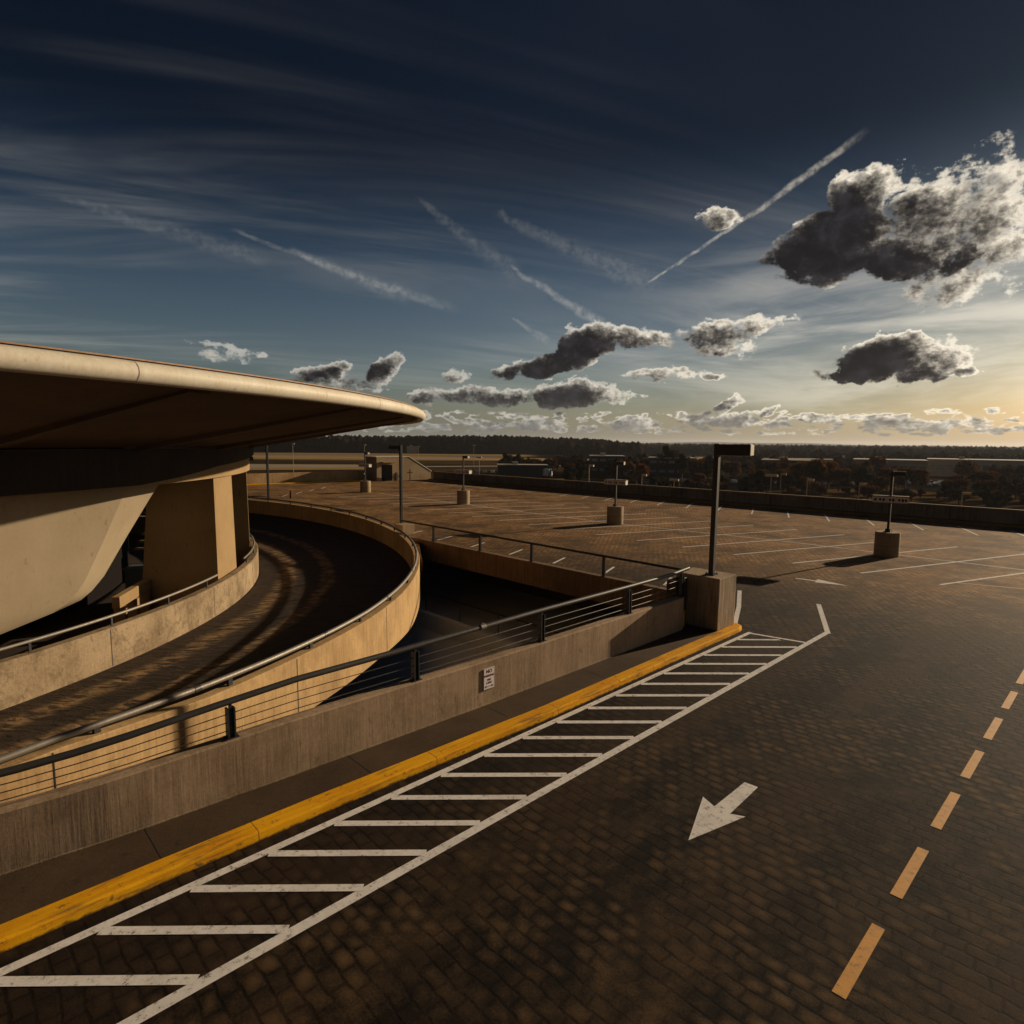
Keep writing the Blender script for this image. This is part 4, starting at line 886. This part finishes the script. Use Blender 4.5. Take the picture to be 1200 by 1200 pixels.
forest('forest', 'far flat belts of dark woodland reaching the horizon on the right', [(9, 60, 760, 840, 700, 8.5, 12, 5), (8, 60, 900, 1200, 700, 9.5, 12.2, 6), (8, 60, 1300, 2200, 700, 10, 13, 9), (8, 60, 2400, 4200, 500, 11, 14, 14), (21, 60, 520, 640, 420, 6, 9, 4.5), (26, 60, 380, 470, 260, 5, 8.5, 4), (8, 24, 330, 372, 160, 4, 7.5, 3.5)], 6)
# ---------------------------------------------------------------- sky
wd = bpy.data.worlds.new('World'); S.world = wd; wd.use_nodes = True
T = NT(wd.node_tree); bg = wd.node_tree.nodes['Background']
sky = T.node('ShaderNodeTexSky', sky_type='NISHITA', sun_disc=False)
sky.sun_elevation = radians(SUN_EL); sky.sun_rotation = radians(SUN_AZ); sky.altitude = 80; sky.air_density = 1.0; sky.dust_density = 1.6; sky.ozone_density = 1.6
D = T.node('ShaderNodeTexCoord').outputs['Generated']
X = T.xyz(D)
azr = T.m('ARCTAN2', X[0], X[1]); AZ = T.m('MULTIPLY', azr, 180/pi)
EL = T.m('MULTIPLY', T.m('ARCSINE', X[2]), 180/pi)
def density_group():
    g = bpy.data.node_groups.new('cloud_density', 'ShaderNodeTree')
    g.interface.new_socket('Az', in_out='INPUT', socket_type='NodeSocketFloat'); g.interface.new_socket('El', in_out='INPUT', socket_type='NodeSocketFloat')
    g.interface.new_socket('D', in_out='OUTPUT', socket_type='NodeSocketFloat')
    t = NT(g); gi = t.node('NodeGroupInput'); go = t.node('NodeGroupOutput')
    a, e = gi.outputs[0], gi.outputs[1]
    p = t.vec(a, t.m('MULTIPLY', e, 1.25), 0)
    f1 = t.node('ShaderNodeTexNoise'); t.put(f1.inputs['Vector'], p); f1.inputs['Scale'].default_value = .55; f1.inputs['Detail'].default_value = 5; f1.inputs['Roughness'].default_value = .58
    ws = t.xyz(t.vm('SUBTRACT', f1.outputs['Color'], (.5, .5, .5)))
    a2 = t.m('MULTIPLY_ADD', ws[1], 3.2, a); e2 = t.m('MULTIPLY_ADD', ws[2], 2.0, e)
    best = None
    for ca, ce, m00, m01, m10, m11, k in BLOBS:
        da = t.m('SUBTRACT', a2, ca); de = t.m('SUBTRACT', e2, ce)
        u = t.m('MULTIPLY_ADD', da, m00, t.m('MULTIPLY', de, m01)); v = t.m('MULTIPLY_ADD', da, m10, t.m('MULTIPLY', de, m11))
        r2 = t.m('MULTIPLY_ADD', u, u, t.m('MULTIPLY', v, v))
        b = t.m('MULTIPLY_ADD', r2, -k, k)
        best = b if best is None else t.m('MAXIMUM', best, b)
    # low rows of small cumulus near the horizon
    pe = t.m('MULTIPLY', e, 2.3); pn = t.noise(t.vec(t.m('MULTIPLY', a, .95), pe, 3.7), .85, 2, .5)
    mask = t.m('MULTIPLY', t.ramp(e, .4, 1.0), t.ramp(e, 2.3, 3.7, 1, 0))
    row = t.m('MULTIPLY_ADD', pn, 5.5, -2.7); row = t.m('SUBTRACT', t.m('MULTIPLY', row, mask), t.m('MULTIPLY', t.m('SUBTRACT', 1.0, mask), 1.5))
    best = t.m('MAXIMUM', best, t.m('MINIMUM', row, .7)); best = t.m('MAXIMUM', best, -1.2)
    d = t.m('MULTIPLY_ADD', ws[0], 2.2, best)
    t.l.new(d, go.inputs[0]); return g
G_ = density_group()
def dens(a, e):
    n = T.node('ShaderNodeGroup'); n.node_tree = G_; T.put(n.inputs[0], a); T.put(n.inputs[1], e); return n.outputs[0]
fine_ = T.noise(T.vec(AZ, T.m('MULTIPLY', EL, 1.2), 5), 1.9, 7, .58)
dc = dens(AZ, EL); d0 = T.m('MULTIPLY_ADD', T.m('SUBTRACT', fine_, .5), .95, dc)
d1 = dens(T.m('ADD', AZ, .85), T.m('ADD', EL, .5)); d2 = dens(T.m('ADD', AZ, 2.2), T.m('ADD', EL, .7))
alpha = T.ramp(d0, -.16, .50)
ps = lambda x: T.m('MAXIMUM', x, 0.0)
tau = T.m('MULTIPLY_ADD', ps(d1), TAU1, T.m('MULTIPLY_ADD', ps(d2), TAU2, T.m('MULTIPLY', ps(T.m('SUBTRACT', d0, .1)), TAU0)))
tau = T.m('MULTIPLY', tau, T.ramp(fine_, .25, .75, .5, 1.5, False))
lumi = T.m('EXPONENT', T.m('MULTIPLY', tau, -1.0))
# contrails and cirrus
cir = None
def addc(c, x): return x if c is None else T.m('ADD', c, x)
pv = T.vec(AZ, EL, 0); nz = T.noise(pv, .55, 3, .6); fz = T.noise(T.vec(AZ, EL, 2), 1.5, 5, .62)
for a0, e0, a1, e1, w, k in TRAILS:
    L = hypot(a1-a0, e1-e0); ux, uy = (a1-a0)/L, (e1-e0)/L
    
    da = T.m('SUBTRACT', AZ, a0); de = T.m('SUBTRACT', EL, e0)
    al = T.m('DIVIDE', T.m('MULTIPLY_ADD', da, ux, T.m('MULTIPLY', de, uy)), L)
    ac = T.m('MULTIPLY_ADD', da, -uy, T.m('MULTIPLY', de, ux)); ac = T.m('ABSOLUTE', T.m('MULTIPLY_ADD', T.m('SUBTRACT', nz, .5), .9*w+.2, ac))
    wd_ = T.m('MULTIPLY_ADD', al, w*.8, w*.35)
    x = T.ramp(T.m('DIVIDE', ac, wd_), .15, 1.0, 1, 0)
    x = T.m('MULTIPLY', x, T.m('MULTIPLY', T.ramp(al, -.03, .06), T.ramp(al, .93, 1.12, 1, 0)))
    x = T.m('MULTIPLY', x, T.ramp(fz, .2, .8)); cir = addc(cir, T.m('MULTIPLY', x, k))
zz = T.m('ADD', X[2], .10); cx = T.m('DIVIDE', X[0], zz); cy = T.m('DIVIDE', X[1], zz)
rx = T.m('MULTIPLY_ADD', cx, .94, T.m('MULTIPLY', cy, .34)); ry = T.m('MULTIPLY_ADD', cx, -.34, T.m('MULTIPLY', cy, .94))
cn = T.noise(T.vec(T.m('MULTIPLY', rx, .38), T.m('MULTIPLY', ry, 1.6), 0), 1.0, 5, .62, .8)
cb_ = T.noise(T.vec(T.m('MULTIPLY', rx, .35), T.m('MULTIPLY', ry, .35), 4), 1.0, 3, .5)
ci = T.m('MULTIPLY', T.ramp(cn, .42, .80), T.ramp(cb_, .36, .62))
ci = T.m('MULTIPLY', ci, T.m('MULTIPLY', T.ramp(EL, 1, 7), T.ramp(EL, 15, 26, 1.0, .30))); cir = addc(cir, T.m('MULTIPLY', ci, CIRRUS_K))
vl = T.noise(T.vec(T.m('MULTIPLY', AZ, .05), T.m('MULTIPLY', EL, .30), 8), 1.0, 6, .62, .6)
vm_ = T.m('MULTIPLY', T.ramp(AZ, 2, 30), T.m('MULTIPLY', T.ramp(EL, 1, 4), T.ramp(EL, 9, 20, 1, 0)))
cir = addc(cir, T.m('MULTIPLY', T.m('MULTIPLY', T.ramp(vl, .36, .66), vm_), .26))
cir = T.m('MINIMUM', cir, .75)
base = T.node('ShaderNodeGamma'); T.put(base.inputs[0], T.vm('SCALE', sky.outputs[0], SKY_K)); base.inputs[1].default_value = SKY_G
base = base.outputs[0]
fel = T.m('MULTIPLY', T.m('MULTIPLY', T.ramp(EL, 6.5, 25, 1.0, .13), T.ramp(EL, 1, 11, 1.18, 1.0)), SKY_F)
fel = T.m('MULTIPLY', fel, T.ramp(T.vm('DOT_PRODUCT', T.vm('NORMALIZE', D), tuple(SUN)), .55, 1.0, 1.0, .62))
fel = T.m('MULTIPLY', fel, T.ramp(T.vm('DOT_PRODUCT', T.vm('NORMALIZE', D), tuple(SUN)), -.60, -.10, .20, 1.0))
base = T.vm('MULTIPLY', base, T.vec(T.m('POWER', fel, 1.18), fel, T.m('POWER', fel, .84)))
warm = T.m('MULTIPLY', T.ramp(EL, 9, 1), T.ramp(T.vm('DOT_PRODUCT', T.vm('NORMALIZE', D), tuple(SUN)), .80, 1.0))
base = T.mix(warm, base, T.vm('MULTIPLY', base, (1.18, .99, .82)))
# light on the clouds follows the angle from the sun
cs = T.vm('DOT_PRODUCT', T.vm('NORMALIZE', D), tuple(SUN))
near_sun = T.ramp(cs, .45, 1.0)
bright = T.mix(near_sun, CL_B0, CL_B1)
lowm = T.ramp(EL, 1.0, 4.5)
darkc = T.mix(lowm, CL_D0, CL_D1)
inn = T.noise(T.vec(AZ, T.m('MULTIPLY', EL, 1.3), 11), .42, 5, .6, .3)
darkc = T.vm('SCALE', darkc, T.ramp(inn, .42, .72, .75, 2.3))
away = T.ramp(T.vm('DOT_PRODUCT', T.vm('NORMALIZE', D), tuple(SUN)), -.60, -.10, .20, 1.0)
bright = T.vm('SCALE', bright, away)
ccol = T.mix(lumi, darkc, bright)
c1 = T.mix(cir, base, bright)
c2 = T.mix(alpha, c1, ccol)
# horizon haze over far clouds
hz = T.ramp(EL, 0.0, 3.4, .55, 0)
c2 = T.mix(hz, c2, T.mix(near_sun, HZ0, HZ1))
T.put(bg.inputs['Color'], c2); bg.inputs['Strength'].default_value = BG_S; wd.cycles.sampling_method = 'NONE'
# ---------------------------------------------------------------- sun
ld = bpy.data.lights.new('sun', 'SUN'); ld.energy = SUN_E; ld.angle = radians(.53); ld.color = SUN_C
lo = bpy.data.objects.new('sun', ld); COL.objects.link(lo); lo.rotation_euler = SUN.to_track_quat('Z', 'Y').to_euler()
lo.location = (30, 20, 30)
# ---------------------------------------------------------------- camera
cd = bpy.data.cameras.new('camera'); cam = bpy.data.objects.new('camera', cd); COL.objects.link(cam); S.camera = cam
cd.sensor_width = 36; cd.lens = 21.6; cd.clip_start = .1; cd.clip_end = 20000
pitch = math.atan(82/720); roll = math.atan(.0105)
fwd = Vector((0, cos(pitch), -sin(pitch))); right = Vector((1, 0, 0)); up = right.cross(fwd)
r2 = right*cos(roll) + up*sin(roll); u2 = -right*sin(roll) + up*cos(roll)
cam.matrix_world = Matrix.Translation((0, 0, H)) @ Matrix((r2, u2, -fwd)).transposed().to_4x4()
S.view_settings.view_transform = 'Standard'; S.view_settings.look = 'None'; S.view_settings.exposure = EXPO; S.view_settings.gamma = 1
S.render.engine = 'CYCLES'
S.render.resolution_x = 1024; S.render.resolution_y = 1024
S.cycles.max_bounces = 6; S.cycles.diffuse_bounces = 2

if HAZE:
    bm = BM(); box(bm, -9600, 9600, -9600, 9600, -9.5, 60)
    m = bpy.data.materials.new('haze_air'); m.use_nodes = True; t = NT(m.node_tree); t.n.remove(t.n['Principled BSDF'])
    v = t.node('ShaderNodeVolumePrincipled'); v.inputs['Color'].default_value = (.86, .90, 1, 1); v.inputs['Density'].default_value = HAZE; v.inputs['Anisotropy'].default_value = .35
    t.l.new(v.outputs[0], t.n['Material Output'].inputs['Volume'])
    tag(link('haze', bm, m), kind='stuff')
    S.cycles.volume_bounces = 0
